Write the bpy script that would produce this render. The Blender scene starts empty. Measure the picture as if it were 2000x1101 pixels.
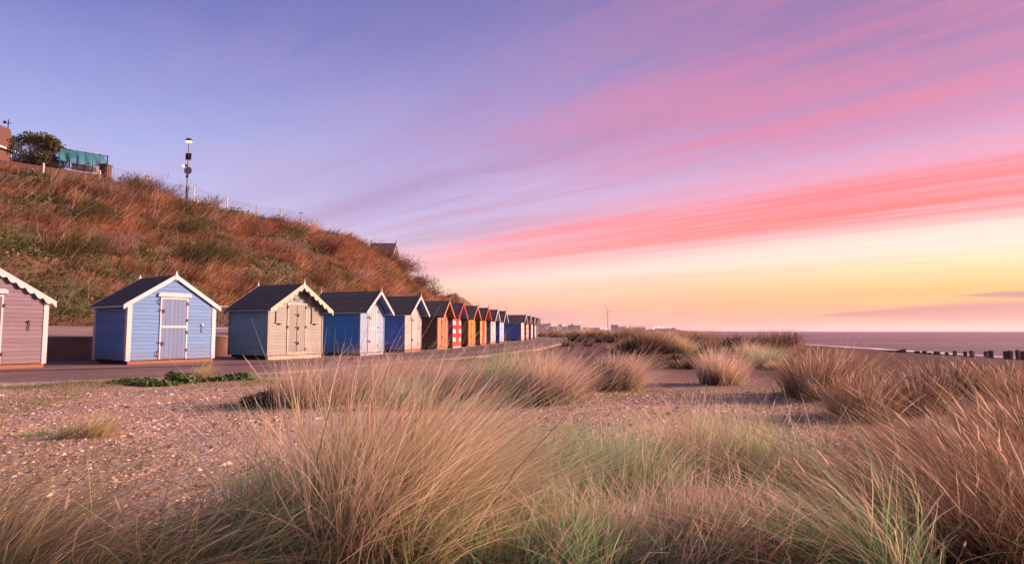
import bpy, math, random
import numpy as np
from mathutils import Vector

random.seed(7)
RNG = np.random.default_rng(11)
S = bpy.context.scene
COL = S.collection
R = math.radians
F_PX = 1250.0                      # focal length in photo pixels (2000 px wide)
PITCH = math.atan(96.0 / F_PX)
CAM_Z = 1.04

# ---------------------------------------------------------------- camera
cam = bpy.data.cameras.new('camera')
cam.sensor_width = 36.0
cam.lens = 36.0 * F_PX / 2000.0
cam.clip_start = 0.05
cam.clip_end = 60000.0
cam.dof.use_dof = True
cam.dof.focus_distance = 20.0
cam.dof.aperture_fstop = 9.0
cam_ob = bpy.data.objects.new('camera', cam)
cam_ob.location = (0, 0, CAM_Z)
cam_ob.rotation_euler = (math.pi / 2 + PITCH, 0, 0)
COL.objects.link(cam_ob)
S.camera = cam_ob

# ---------------------------------------------------------------- view, sun, sky
S.view_settings.view_transform = 'Standard'
S.view_settings.look = 'None'
EXPO = 1.32
S.view_settings.exposure = EXPO
S.view_settings.gamma = 1.0
S.view_settings.use_curve_mapping = False
SUN_AZ, SUN_EL = R(87), R(18)
sl = bpy.data.lights.new('sun', 'SUN')
sl.energy = 5.0
sl.angle = R(15)
sl.color = (1.0, 0.60, 0.47)
so = bpy.data.objects.new('sun', sl)
sd = Vector((math.sin(SUN_AZ) * math.cos(SUN_EL), math.cos(SUN_AZ) * math.cos(SUN_EL), math.sin(SUN_EL)))
so.rotation_euler = sd.to_track_quat('Z', 'Y').to_euler()
so.location = (60, 20, 60)
COL.objects.link(so)


def s2l(c):
    return tuple(((v / 255.0) / 12.92 if v / 255.0 <= 0.04045 else ((v / 255.0 + 0.055) / 1.055) ** 2.4) for v in c)


class V:
    """a node socket that can be used in formulas"""
    tree = None

    def __init__(self, sock):
        self.s = sock

    @staticmethod
    def m(op, *a, clamp=False):
        n = V.tree.nodes.new('ShaderNodeMath')
        n.operation = op
        n.use_clamp = clamp
        for i, x in enumerate(a):
            if isinstance(x, V):
                V.tree.links.new(x.s, n.inputs[i])
            else:
                n.inputs[i].default_value = x
        return V(n.outputs[0])

    def __add__(a, b): return V.m('ADD', a, b)
    __radd__ = __add__
    def __sub__(a, b): return V.m('SUBTRACT', a, b)
    def __rsub__(a, b): return V.m('SUBTRACT', b, a)
    def __mul__(a, b): return V.m('MULTIPLY', a, b)
    __rmul__ = __mul__
    def __truediv__(a, b): return V.m('DIVIDE', a, b)
    def __rtruediv__(a, b): return V.m('DIVIDE', b, a)


def vsmooth(x, a, b):
    n = V.tree.nodes.new('ShaderNodeMapRange')
    n.interpolation_type = 'SMOOTHSTEP'
    V.tree.links.new(x.s, n.inputs[0])
    n.inputs[1].default_value = a
    n.inputs[2].default_value = b
    return V(n.outputs[0])


def vbump(x, c, w):
    t = (x - c) / w
    return V.m('POWER', 2.71828, (t * t) * -1.0)


def vramp(x, stops):
    n = V.tree.nodes.new('ShaderNodeValToRGB')
    cr = n.color_ramp
    cr.interpolation = 'LINEAR'
    while len(cr.elements) < len(stops):
        cr.elements.new(0.5)
    for e, (p, c) in zip(cr.elements, stops):
        e.position = p
        e.color = (*c, 1)
    V.tree.links.new(x.s, n.inputs[0])
    return n.outputs[0]


def vmix(f, a, b, mode='MIX'):
    n = V.tree.nodes.new('ShaderNodeMix')
    n.data_type = 'RGBA'
    n.blend_type = mode
    for sock, x in ((n.inputs[0], f), (n.inputs[6], a), (n.inputs[7], b)):
        if isinstance(x, V):
            V.tree.links.new(x.s, sock)
        elif isinstance(x, bpy.types.NodeSocket):
            V.tree.links.new(x, sock)
        elif isinstance(x, (int, float)):
            sock.default_value = x
        else:
            sock.default_value = (*x, 1)
    return n.outputs[2]


def vxyz(x, y, z):
    n = V.tree.nodes.new('ShaderNodeCombineXYZ')
    for i, q in enumerate((x, y, z)):
        if isinstance(q, V):
            V.tree.links.new(q.s, n.inputs[i])
        else:
            n.inputs[i].default_value = q
    return n.outputs[0]


def vnoise(vec, scale, detail=4, rough=0.5):
    n = V.tree.nodes.new('ShaderNodeTexNoise')
    V.tree.links.new(vec, n.inputs['Vector'])
    n.inputs['Scale'].default_value = scale
    n.inputs['Detail'].default_value = detail
    n.inputs['Roughness'].default_value = rough
    return V(n.outputs['Fac'])


W = bpy.data.worlds.new('World')
S.world = W
W.use_nodes = True
nt = W.node_tree
nt.nodes.clear()
V.tree = nt
tc = nt.nodes.new('ShaderNodeTexCoord')
sep = nt.nodes.new('ShaderNodeSeparateXYZ')
nt.links.new(tc.outputs['Generated'], sep.inputs[0])
dx, dy, dz = (V(sep.outputs[i]) for i in range(3))
dzp = V.m('MAXIMUM', dz, 0.0)
hor = V.m('SQRT', dx * dx + dy * dy + 1e-6)
sx, sy = math.sin(R(60)), math.cos(R(60))
sunw = (dx * sx + dy * sy) / hor                     # 1 towards the sunrise, -1 away from it
el3 = V.m('SQRT', dzp)                                # ramp position: root of the sine of elevation
def P(e): return math.sqrt(e)
ramp_l = vramp(el3, [(0, s2l((238, 172, 180))), (P(.05), s2l((226, 182, 205))), (P(.11), s2l((205, 192, 228))),
                     (P(.18), s2l((188, 192, 238))), (P(.26), s2l((160, 168, 226))), (P(.34), s2l((132, 140, 208))),
                     (P(.42), s2l((98, 106, 186))), (P(.75), s2l((108, 104, 166))), (1, s2l((118, 110, 165)))])
ramp_c = vramp(el3, [(0, s2l((240, 150, 142))), (P(.035), s2l((255, 182, 146))), (P(.07), s2l((255, 206, 172))),
                     (P(.115), s2l((246, 204, 210))), (P(.16), s2l((206, 190, 226))), (P(.23), s2l((188, 178, 226))),
                     (P(.34), s2l((154, 144, 204))), (P(.46), s2l((120, 112, 178))), (P(.7), s2l((112, 104, 166))), (1, s2l((118, 110, 165)))])
ramp_r = vramp(el3, [(0, s2l((248, 132, 96))), (P(.02), s2l((255, 150, 84))), (P(.055), s2l((255, 180, 62))),
                     (P(.09), s2l((255, 224, 146))), (P(.14), s2l((250, 226, 222))), (P(.2), s2l((214, 172, 208))),
                     (P(.28), s2l((168, 130, 182))), (P(.38), s2l((116, 94, 158))), (P(.6), s2l((110, 98, 160))), (1, s2l((118, 110, 165)))])
base = vmix(vsmooth(sunw, -0.2, 0.55), ramp_l, ramp_c)
base = vmix(vsmooth(sunw, 0.5, 0.98), base, ramp_r)
# high streaks of cloud: rows on a level sheet that runs to a vanishing point left of the hill
A = R(-44.5)
perp = dx * math.cos(A) - dy * math.sin(A)
along = dx * math.sin(A) + dy * math.cos(A)
zz = dzp + 0.004
q = perp / zz
al = along / zz
wob = vnoise(vxyz(q * 0.16, al * 0.05, 3.1), 1.0, 3) - 0.5
wob2 = vnoise(vxyz(q * 1.6, al * 0.10, 9.1), 1.0, 5, 0.6) - 0.5
fine = vnoise(vxyz(q * 2.2, al * 0.16, 1.7), 1.0, 6, 0.62)
fib = vnoise(vxyz(q * 5.5 + wob * 2.0, al * 0.30, 5.7), 1.0, 7, 0.68)
fib2 = vnoise(vxyz(q * 1.1 + wob2 * 1.5, al * 0.22, 8.3), 1.0, 7, 0.66)
r = zz / V.m('MAXIMUM', perp, 0.01)
rw = r * (1.0 + wob * 0.26 + wob2 * 0.17)
fwd = vsmooth(perp, 0.12, 0.4)
right = vsmooth(sunw, 0.30, 0.9)
RED = s2l((255, 84, 70)); ROSE = s2l((255, 128, 140)); PINK = s2l((226, 120, 158)); MAUVE = s2l((176, 140, 186))
c = base
veil = vsmooth(fib2, 0.42, 0.68) * fwd * vbump(rw, 0.42, 0.28) * vsmooth(sunw, 0.05, 0.5)
wisp = vsmooth(vnoise(vxyz(q * 0.55 + wob * 1.2, al * 0.30 + wob2 * 0.6, 14.2), 1.0, 7, 0.64), 0.46, 0.72) * vbump(dz, 0.24, 0.17) * (1.0 - vsmooth(sunw, 0.5, 0.85)) * vsmooth(dy, 0.0, 0.4)
c = vmix(wisp * 0.50, c, s2l((190, 160, 205)))
c = vmix(veil * 0.75, c, vmix(right, s2l((178, 138, 190)), s2l((222, 118, 150))))
sa = vbump(rw, 0.385, 0.030) * vsmooth(fib2, 0.34, 0.62) * fwd * (1.0 - vsmooth(sunw, 0.62, 0.8))
c = vmix(sa * 0.42, c, s2l((168, 122, 168)))
sb_ = vbump(rw, 0.285, 0.010) * vsmooth(fib, 0.36, 0.6) * fwd * (1.0 - vsmooth(sunw, 0.66, 0.8))
c = vmix(sb_ * 0.55, c, s2l((196, 140, 178)))
up = vbump(rw, 0.42, 0.085) * vsmooth(fine, 0.30, 0.72) * vsmooth(sunw, 0.35, 0.95) * fwd
c = vmix(up * 0.75, c, PINK)
up2 = vbump(rw, 0.305, 0.055) * (0.25 + 0.75 * vsmooth(fib2, 0.36, 0.62)) * vsmooth(sunw, 0.3, 0.85) * fwd
c = vmix(up2 * 0.68, c, s2l((238, 112, 140)))
halo = vbump(rw, 0.225, 0.045) * fwd * vsmooth(sunw, 0.25, 0.7)
c = vmix(halo * 0.5, c, s2l((246, 150, 178)))
mv = vbump(rw, 0.56, 0.05) * vsmooth(fine, 0.4, 0.7) * fwd
c = vmix(mv * 0.5, c, s2l((178, 120, 168)))
gl = vbump(rw, 0.245, 0.022) * vsmooth(fib, 0.3, 0.6) * (1.0 - right) * fwd
c = vmix(gl * 0.65, c, s2l((180, 150, 182)))
white = vbump(rw, 0.125, 0.028) * vsmooth(sunw, 0.28, 0.6) * fwd
c = vmix(white * 0.62, c, s2l((255, 232, 216)))
left = vsmooth(sunw, 0.22, 0.55)
soft = vbump(rw, 0.188, 0.040) * fwd * left
c = vmix(soft * (0.45 + 0.4 * vsmooth(fib, 0.35, 0.65)), c, vmix(right, s2l((248, 162, 174)), s2l((255, 132, 136))))
b1 = vbump(rw, 0.170, 0.021) * fwd * (0.15 + 0.85 * vsmooth(fib * 0.6 + fine * 0.4, 0.31, 0.52)) * left
b2 = vbump(rw, 0.207, 0.017) * fwd * (0.05 + 0.95 * vsmooth(fib * 0.6 + fine * 0.4, 0.36, 0.56)) * left
c = vmix(b2 * 0.78, c, vmix(right, s2l((255, 150, 160)), RED))
c = vmix(b1 * 0.85, c, vmix(right, s2l((255, 160, 158)), RED))
thin = vbump(rw, 0.128, 0.0045) * vsmooth(fine, 0.45, 0.65) * fwd
c = vmix(thin * 0.5, c, s2l((244, 176, 166)))
thin2 = vbump(rw, 0.098, 0.006) * vsmooth(fine, 0.35, 0.65) * fwd
c = vmix(thin2 * 0.55, c, s2l((250, 190, 150)))
# low bars of cloud near the horizon
tau = dx / V.m('MAXIMUM', dy, 0.05)
zy = dz / V.m('MAXIMUM', dy, 0.05)
lown = vnoise(vxyz(tau * 7.0, zy * 90.0, 0.0), 1.0, 5, 0.6) - 0.5
def bar(col, c0, w0, t0, t1, k, t2=None, slope=0.0):
    global c
    wdt = vsmooth(tau, t0, t1) * w0
    if t2: wdt = wdt * (1.0 - vsmooth(tau, t2[0], t2[1]))
    dist = V.m('ABSOLUTE', zy - c0 - (tau - t0) * slope + lown * 0.010) / (wdt + 0.0004)
    m = (1.0 - vsmooth(dist, 0.45, 1.25)) * vsmooth(tau, t0, t0 + 0.04)
    if t2: m = m * (1.0 - vsmooth(tau, t2[0], t2[1]))
    c = vmix(m * k, c, col)
LOWC = s2l((168, 98, 108))
bar(LOWC, 0.0235, 0.0150, 0.44, 0.72, 0.95, slope=0.026)
bar(LOWC, 0.055, 0.0060, 0.68, 0.78, 0.95, slope=0.03)
bar(s2l((214, 130, 130)), 0.0262, 0.0016, 0.22, 0.26, 0.8, (0.27, 0.31))
bar(s2l((224, 140, 130)), 0.0262, 0.0016, 0.385, 0.40, 0.6, (0.41, 0.44))
bar(s2l((216, 150, 176)), 0.0215, 0.011, -0.03, 0.02, 0.55, (0.05, 0.15))
# below the horizon: dull ground tone
c = vmix(vsmooth(dz, -0.02, 0.0), s2l((120, 80, 84)), c)
bgm = nt.nodes.new('ShaderNodeBackground')
nt.links.new(c, bgm.inputs[0])
bgm.inputs[1].default_value = 0.96 / 2 ** EXPO
nish = nt.nodes.new('ShaderNodeTexSky')
nish.sky_type = 'NISHITA'
nish.sun_disc = False
nish.sun_elevation = SUN_EL
nish.sun_rotation = SUN_AZ
bgn = nt.nodes.new('ShaderNodeBackground')
nt.links.new(nish.outputs[0], bgn.inputs[0])
bgn.inputs[1].default_value = 0.012
addn = nt.nodes.new('ShaderNodeAddShader')
nt.links.new(bgm.outputs[0], addn.inputs[0])
nt.links.new(bgn.outputs[0], addn.inputs[1])
wout = nt.nodes.new('ShaderNodeOutputWorld')
nt.links.new(addn.outputs[0], wout.inputs[0])

# ================================================================ helpers
def project(x, y, z):
    """photo pixel of a world point (used only to check sizes)"""
    cp, sp = math.cos(PITCH), math.sin(PITCH)
    z = z - CAM_Z
    d = y * cp + z * sp
    return 1000 + F_PX * x / d, 550 - F_PX * (-y * sp + z * cp) / d


def ray(px, py):
    u, w = (px - 1000) / F_PX, (550 - py) / F_PX
    cp, sp = math.cos(PITCH), math.sin(PITCH)
    return u, cp - w * sp, sp + w * cp


def at_depth(px, py, Y):
    u, yy, zz_ = ray(px, py)
    k = Y / yy
    return u * k, Y, CAM_Z + zz_ * k


def tag(o, label=None, cat=None, group=None, kind=None):
    if label: o['label'] = label
    if cat: o['category'] = cat
    if group: o['group'] = group
    if kind: o['kind'] = kind
    return o


def empty(name, loc, rz=0.0):
    o = bpy.data.objects.new(name, None)
    o.empty_display_size = 0.3
    o.location = loc
    o.rotation_euler = (0, 0, rz)
    COL.objects.link(o)
    return o


def link(name, me, parent=None, mat=None, loc=None):
    if mat is not None and not me.materials:
        me.materials.append(mat)
    o = bpy.data.objects.new(name, me)
    if parent is not None:
        o.parent = parent
    if loc is not None:
        o.location = loc
    COL.objects.link(o)
    return o


class MB:
    def __init__(self):
        self.v, self.f = [], []

    def add(self, vs, fs):
        b = len(self.v)
        self.v += [tuple(p) for p in vs]
        self.f += [tuple(i + b for i in q) for q in fs]
        return self

    def box(self, x0, x1, y0, y1, z0, z1):
        vs = [(x, y, z) for z in (z0, z1) for y in (y0, y1) for x in (x0, x1)]
        return self.add(vs, [(0, 2, 3, 1), (4, 5, 7, 6), (0, 1, 5, 4), (2, 6, 7, 3), (0, 4, 6, 2), (1, 3, 7, 5)])

    def hexa(self, lo, hi):
        """two rings of four points"""
        return self.add(list(lo) + list(hi), [(3, 2, 1, 0), (4, 5, 6, 7), (0, 1, 5, 4), (1, 2, 6, 5), (2, 3, 7, 6), (3, 0, 4, 7)])

    def prism(self, poly, fa, fb):
        """outline through two placing functions, capped"""
        n = len(poly)
        a = [fa(p) for p in poly]
        b = [fb(p) for p in poly]
        return self.add(a + b, [tuple(range(n - 1, -1, -1)), tuple(range(n, 2 * n))] +
                        [(i, (i + 1) % n, n + (i + 1) % n, n + i) for i in range(n)])

    def tube(self, pts, rad, n=8, cap=True):
        pts = [Vector(p) for p in pts]
        if not isinstance(rad, (list, tuple)): rad = [rad] * len(pts)
        rings = []
        for i, p in enumerate(pts):
            d = (pts[min(i + 1, len(pts) - 1)] - pts[max(i - 1, 0)]).normalized()
            u = d.cross(Vector((0, 0, 1)) if abs(d.z) < 0.9 else Vector((1, 0, 0))).normalized()
            w = d.cross(u)
            rings.append([p + (u * math.cos(2 * math.pi * k / n) + w * math.sin(2 * math.pi * k / n)) * rad[i] for k in range(n)])
        vs = [p for rg in rings for p in rg]
        fs = []
        for i in range(len(pts) - 1):
            for k in range(n):
                fs.append((i * n + k, i * n + (k + 1) % n, (i + 1) * n + (k + 1) % n, (i + 1) * n + k))
        if cap:
            fs.append(tuple(range(n - 1, -1, -1)))
            fs.append(tuple(range((len(pts) - 1) * n, len(pts) * n)))
        return self.add(vs, fs)

    def mesh(self, name):
        me = bpy.data.meshes.new(name)
        me.from_pydata(self.v, [], self.f)
        me.update()
        return me

    def build(self, name, mat, parent=None, label=None, kind=None):
        o = link(name, self.mesh(name), parent, mat)
        if label: o['label'] = label
        if kind: o['kind'] = kind
        return o


def fast_mesh(name, verts, faces, cols=None, smooth=False, normals_up=False):
    """numpy arrays to mesh; faces (M,k)"""
    verts = np.ascontiguousarray(verts, dtype=np.float32)
    faces = np.ascontiguousarray(faces, dtype=np.int32)
    me = bpy.data.meshes.new(name)
    m, k = faces.shape
    me.vertices.add(len(verts))
    me.vertices.foreach_set('co', verts.ravel())
    me.loops.add(m * k)
    me.loops.foreach_set('vertex_index', faces.ravel())
    me.polygons.add(m)
    me.polygons.foreach_set('loop_start', np.arange(0, m * k, k, dtype=np.int32))
    if smooth:
        me.polygons.foreach_set('use_smooth', np.ones(m, dtype=bool))
    if cols is not None:
        at = me.color_attributes.new('Col', 'FLOAT_COLOR', 'POINT')
        c4 = np.ones((len(verts), 4), dtype=np.float32)
        c4[:, :3] = cols
        at.data.foreach_set('color', c4.ravel())
    me.update(calc_edges=True)
    return me


def pnoise(x, y, seed=0, oct=4, f=1.0):
    """cheap smooth noise from turned sines, about -1..1"""
    rg = np.random.default_rng(seed)
    out = 0.0
    amp, tot = 1.0, 0.0
    for o in range(oct):
        acc = 0.0
        for k in range(4):
            a = rg.uniform(0, 2 * math.pi)
            ff = f * rg.uniform(0.75, 1.3)
            acc = acc + np.sin((x * math.cos(a) + y * math.sin(a)) * ff + rg.uniform(0, 6.28)
                               + 1.3 * np.sin((x * math.sin(a) - y * math.cos(a)) * ff * 0.7 + k))
        out = out + amp * acc / 4
        tot += amp
        amp *= 0.55
        f *= 2.1
    return out / tot * 1.6


# ---------------------------------------------------------------- materials
MATS = {}


def mat_nodes(name):
    m = bpy.data.materials.new(name)
    m.use_nodes = True
    t = m.node_tree
    V.tree = t
    b = t.nodes['Principled BSDF']
    return m, t, b


def tcoord(t, kind='Object', scale=(1, 1, 1)):
    n = t.nodes.new('ShaderNodeTexCoord')
    mp = t.nodes.new('ShaderNodeMapping')
    mp.inputs['Scale'].default_value = scale
    t.links.new(n.outputs[kind], mp.inputs[0])
    return mp.outputs[0]


def bump(t, b, h, strength, dist):
    n = t.nodes.new('ShaderNodeBump')
    n.inputs['Strength'].default_value = strength
    n.inputs['Distance'].default_value = dist
    t.links.new(h.s if isinstance(h, V) else h, n.inputs['Height'])
    t.links.new(n.outputs[0], b.inputs['Normal'])


def geo_pos(t):
    n = t.nodes.new('ShaderNodeNewGeometry')
    return n.outputs['Position']


def paint(name, rgb, rough=0.55, var=0.16, worn=0.25, grain=True):
    """brushed paint on timber with board to board change, streaks and chips of weather"""
    if name in MATS: return MATS[name]
    m, t, b = mat_nodes(name)
    pos = tcoord(t, 'Object')
    oi = t.nodes.new('ShaderNodeObjectInfo')
    rnd = V(oi.outputs['Random'])
    mp = t.nodes.new('ShaderNodeMapping')
    mp.inputs['Scale'].default_value = (1.5, 1.5, 14)
    t.links.new(pos, mp.inputs[0])
    n1 = vnoise(mp.outputs[0], 1.6, 5, 0.6)
    mp2 = t.nodes.new('ShaderNodeMapping')
    mp2.inputs['Scale'].default_value = (9, 9, 1.0)
    t.links.new(pos, mp2.inputs[0])
    n2 = vnoise(mp2.outputs[0], 1.0, 4, 0.65)
    k = 1.0 + (rnd - 0.5) * var + (n1 - 0.5) * var * 1.6
    col = vmix(1.0, rgb, vxyz(k, k, k), 'MULTIPLY')
    pale = tuple(0.62 * v + 0.38 * 0.45 for v in rgb)
    col = vmix(vsmooth(n1 * 0.6 + n2 * 0.4, 0.52, 0.72) * worn * 1.4, col, pale)
    hz_ = t.nodes.new('ShaderNodeSeparateXYZ')
    t.links.new(pos, hz_.inputs[0])
    splash = (1.0 - vsmooth(V(hz_.outputs[2]), 0.12, 0.62)) * vsmooth(n2, 0.30, 0.7)
    dirt = tuple(0.45 * v + 0.02 for v in rgb)
    col = vmix(vsmooth(n2, 0.55, 0.8) * worn, col, dirt)
    col = vmix(splash * 0.55, col, (0.16, 0.095, 0.07))
    t.links.new(col, b.inputs['Base Color'])
    b.inputs['Roughness'].default_value = rough
    b.inputs['Specular IOR Level'].default_value = 0.3
    if grain: bump(t, b, n1, 0.35, 0.006)
    MATS[name] = m
    return m


def plain(name, rgb, rough=0.6, metal=0.0, var=0.2, scale=6.0, bmp=0.2, bd=0.01):
    if name in MATS: return MATS[name]
    m, t, b = mat_nodes(name)
    n1 = vnoise(tcoord(t, 'Object'), scale, 5, 0.6)
    k = 1.0 + (n1 - 0.5) * var * 2
    t.links.new(vmix(1.0, rgb, vxyz(k, k, k), 'MULTIPLY'), b.inputs['Base Color'])
    b.inputs['Roughness'].default_value = rough
    b.inputs['Metallic'].default_value = metal
    if bmp: bump(t, b, n1, bmp, bd)
    MATS[name] = m
    return m


def glow(name, rgb, k):
    if name in MATS: return MATS[name]
    m, t, b = mat_nodes(name)
    b.inputs['Base Color'].default_value = (*rgb, 1)
    b.inputs['Emission Color'].default_value = (*rgb, 1)
    b.inputs['Emission Strength'].default_value = k
    MATS[name] = m
    return m


def leafy(name, trans=0.35, rough=0.6):
    """colour of each blade comes from the mesh; light also passes through"""
    m, t, b = mat_nodes(name)
    at = t.nodes.new('ShaderNodeAttribute')
    at.attribute_name = 'Col'
    t.links.new(at.outputs['Color'], b.inputs['Base Color'])
    b.inputs['Roughness'].default_value = rough
    b.inputs['Specular IOR Level'].default_value = 0.2
    tr = t.nodes.new('ShaderNodeBsdfTranslucent')
    t.links.new(at.outputs['Color'], tr.inputs[0])
    mx = t.nodes.new('ShaderNodeMixShader')
    mx.inputs[0].default_value = trans
    t.links.new(b.outputs[0], mx.inputs[1])
    t.links.new(tr.outputs[0], mx.inputs[2])
    t.links.new(mx.outputs[0], t.nodes['Material Output'].inputs[0])
    return m


GRASS = leafy('grass_blades', 0.50)
LEAF = leafy('leaves', 0.25)
PEB = leafy('pebble_stone', 0.0, 0.7)
FELT = plain('roof_felt', (0.060, 0.052, 0.050), 0.95, 0, 0.35, 3.0, 0.4, 0.02)
IRON = plain('dark_iron', (0.035, 0.025, 0.024), 0.5, 0.6, 0.3, 30, 0.2)
STEEL = plain('galvanised_steel', (0.45, 0.45, 0.47), 0.4, 0.8, 0.2, 20, 0.1)
GAP = plain('dark_timber_gap', (0.02, 0.016, 0.014), 0.9)
CONC = plain('concrete', (0.33, 0.25, 0.21), 0.85, 0, 0.25, 2.5, 0.3)


# ---------------------------------------------------------------- polylines of the place
def spline(pts, n):
    p = np.array(pts, float)
    k = len(p)
    t = np.linspace(0, k - 1, n)
    i = np.clip(t.astype(int), 0, k - 2)
    f = (t - i)[:, None]
    g = lambda j: p[np.clip(j, 0, k - 1)]
    p0, p1, p2, p3 = g(i - 1), g(i), g(i + 1), g(i + 2)
    return 0.5 * (2 * p1 + (p2 - p0) * f + (2 * p0 - 5 * p1 + 4 * p2 - p3) * f ** 2 + (3 * p1 - p0 - 3 * p2 + p3) * f ** 3)


KERB = spline([(-26, 2.5), (-16, 8.6), (-10, 12.55), (-6.2, 15.6), (-2.5, 24), (-0.9, 28), (1.3, 37), (3.7, 52), (6.0, 68), (8.6, 105), (12, 160)], 160)
WALL = spline([(-31, 5), (-24, 13.2), (-19, 19.2), (-15.9, 22.6), (-12.6, 25.9), (-10.0, 29.6), (-8.5, 33.2), (-7.4, 37.5), (-6.5, 42), (-5.7, 46), (-4.8, 52), (-4.0, 57.5), (-2.2, 70), (0, 85), (3, 105), (8, 150)], 160)
HILLP = [(-34, 8, 1.2, -52, 28, 12.6), (-27, 17, 1.2, -42, 36, 12.3), (-21.5, 24.5, 1.2, -34.2, 42.8, 11.9), (-18.5, 28.5, 1.25, -29.4, 46, 11.8),
         (-15.5, 33.5, 1.25, -27, 53.3, 11.8), (-13, 39, 1.2, -23.9, 59.5, 11.6), (-11.3, 46, 1.2, -20.8, 65, 11.5), (-10, 53, 1.1, -17.9, 73, 11.0),
         (-8.9, 62, 1.1, -15.9, 85, 9.6), (-7.9, 72, 1.0, -15.2, 98, 7.7), (-7.2, 80, 1.0, -14.0, 107, 6.4), (-6, 90, 0.9, -9.9, 123, 7.6),
         (-4.5, 105, 0.8, -8.2, 147, 6.2), (-3, 130, 0.6, -4.5, 180, 6.2), (0, 170, 0.4, 1, 240, 5), (10, 300, 0.3, 13, 380, 4)]
HS = spline(HILLP, 220)


def hill_point(s, u):
    """s 0..1 along the cliff, u 0 foot, 1 crest, over 1 the level top"""
    s = np.asarray(s, float); u = np.asarray(u, float)
    k = np.clip(s, 0, 1) * (len(HS) - 1)
    i = np.clip(k.astype(int), 0, len(HS) - 2)
    f = (k - i)[..., None]
    h = HS[i] * (1 - f) + HS[i + 1] * f
    xy = h[..., 0:2] * (1 - u)[..., None] + h[..., 3:5] * u[..., None]
    uc = np.clip(u, 0, 1)
    prof = uc * (1.22 - 0.22 * uc ** 2)
    prof = np.minimum(prof, 1.0)
    z = h[..., 2] * (1 - prof) + h[..., 5] * prof
    rough = pnoise(xy[..., 0], xy[..., 1] + z, 5, 4, 0.55)
    rough = rough + 0.85 * pnoise(xy[..., 0], xy[..., 1] + z, 6, 3, 1.4)
    z = z + rough * 0.42 * np.clip(uc * 6, 0, 1) * np.where(u > 1, 0.25, 1.0) * np.clip((1.15 - u) * 3, 0.3, 1)
    return np.concatenate([xy, z[..., None]], -1)


SHORE = np.array([(-50, 58), (0, 60), (82, 65.6), (177, 78), (276, 88), (600, 130), (1000, 205), (1600, 360), (2300, 600), (2500, 700), (6000, 2600)], float)
SEA_Z = -2.5


def ground_z(x, y):
    x = np.asarray(x, float); y = np.asarray(y, float)
    e = x - np.interp(y, SHORE[:, 0], SHORE[:, 1])
    z = np.interp(e, [-70, -54, -26, -11, 0, 12, 60, 400], [0, -0.04, -1.07, -2.02, -2.5, -3.2, -5, -6])
    d = np.hypot(x, y)
    far = np.clip(1.3 - d / 60, 0.0, 1)
    z = z + 0.05 * pnoise(x, y, 21, 3, 0.9) * far + 0.018 * pnoise(x, y, 22, 3, 4.0) * np.clip(1.2 - d / 16, 0, 1)
    # low hummocks where the dune grass stands on the right
    z = z + 0.14 * np.exp(-(((x - 6.6) / 2.2) ** 2 + ((y - 9.0) / 2.6) ** 2))
    return z


def seg_side(x, y, line):
    """signed distance to a polyline, positive on its right (seaward)"""
    x = np.asarray(x, float); y = np.asarray(y, float)
    best = np.full(x.shape, 1e9); sg = np.ones(x.shape)
    for a, b_ in zip(line[:-1], line[1:]):
        d = b_ - a
        t = np.clip(((x - a[0]) * d[0] + (y - a[1]) * d[1]) / (d @ d), 0, 1)
        qx, qy = x - a[0] - t * d[0], y - a[1] - t * d[1]
        dist = np.hypot(qx, qy)
        m = dist < best
        sg = np.where(m, np.sign(d[1] * (x - a[0]) - d[0] * (y - a[1])), sg)
        best = np.where(m, dist, best)
    return best * sg


def at_ground(px, py):
    u, yy, zz_ = ray(px, py)
    lo = 1.0
    for t in np.concatenate([np.arange(1, 20, 0.05), np.geomspace(20, 600, 600)]):
        if CAM_Z + zz_ / yy * t <= float(ground_z(u / yy * t, t)):
            return u / yy * t, t, float(ground_z(u / yy * t, t))
    return u / yy * 600, 600, float(ground_z(u / yy * 600, 600))


# ================================================================ the setting
# ---- beach: one sheet out past the horizon of the land
def geo_axis(a0, a1, st, out, gr):
    mid = np.arange(a0, a1 + 1e-6, st)
    L, v, s_ = [], a0, st
    while v > -out:
        s_ *= gr; v -= s_; L.append(v)
    Rr, v, s_ = [], a1, st
    while v < out:
        s_ *= gr; v += s_; Rr.append(v)
    return np.array(L[::-1] + list(mid) + Rr)


gx = geo_axis(-12, 14, 0.16, 7000, 1.10)
gy = geo_axis(1.0, 20, 0.16, 7000, 1.10)
gy = gy[gy > -400]
GX, GY = np.meshgrid(gx, gy)
GZ = ground_z(GX, GY)
sk = seg_side(GX, GY, KERB)
GZ = np.where((sk < 0.1) & (GY < 170), np.minimum(GZ, -0.02) - 0.16, GZ)
n_r, n_c = GX.shape
idx = np.arange(n_r * n_c).reshape(n_r, n_c)
fc = np.stack([idx[:-1, :-1], idx[:-1, 1:], idx[1:, 1:], idx[1:, :-1]], -1).reshape(-1, 4)
me = fast_mesh('beach_ground', np.stack([GX, GY, GZ], -1).reshape(-1, 3), fc, smooth=True)
m, t, b = mat_nodes('shingle_and_sand')
pos = geo_pos(t)
sp = t.nodes.new('ShaderNodeSeparateXYZ'); t.links.new(pos, sp.inputs[0])
n_big = vnoise(pos, 0.45, 5, 0.6)
n_mid = vnoise(pos, 2.2, 5, 0.65)
n_fin = vnoise(pos, 26, 4, 0.7)
vo = t.nodes.new('ShaderNodeTexVoronoi'); t.links.new(pos, vo.inputs['Vector']); vo.inputs['Scale'].default_value = 34
vs_ = t.nodes.new('ShaderNodeSeparateColor'); t.links.new(vo.outputs['Color'], vs_.inputs[0])
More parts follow.
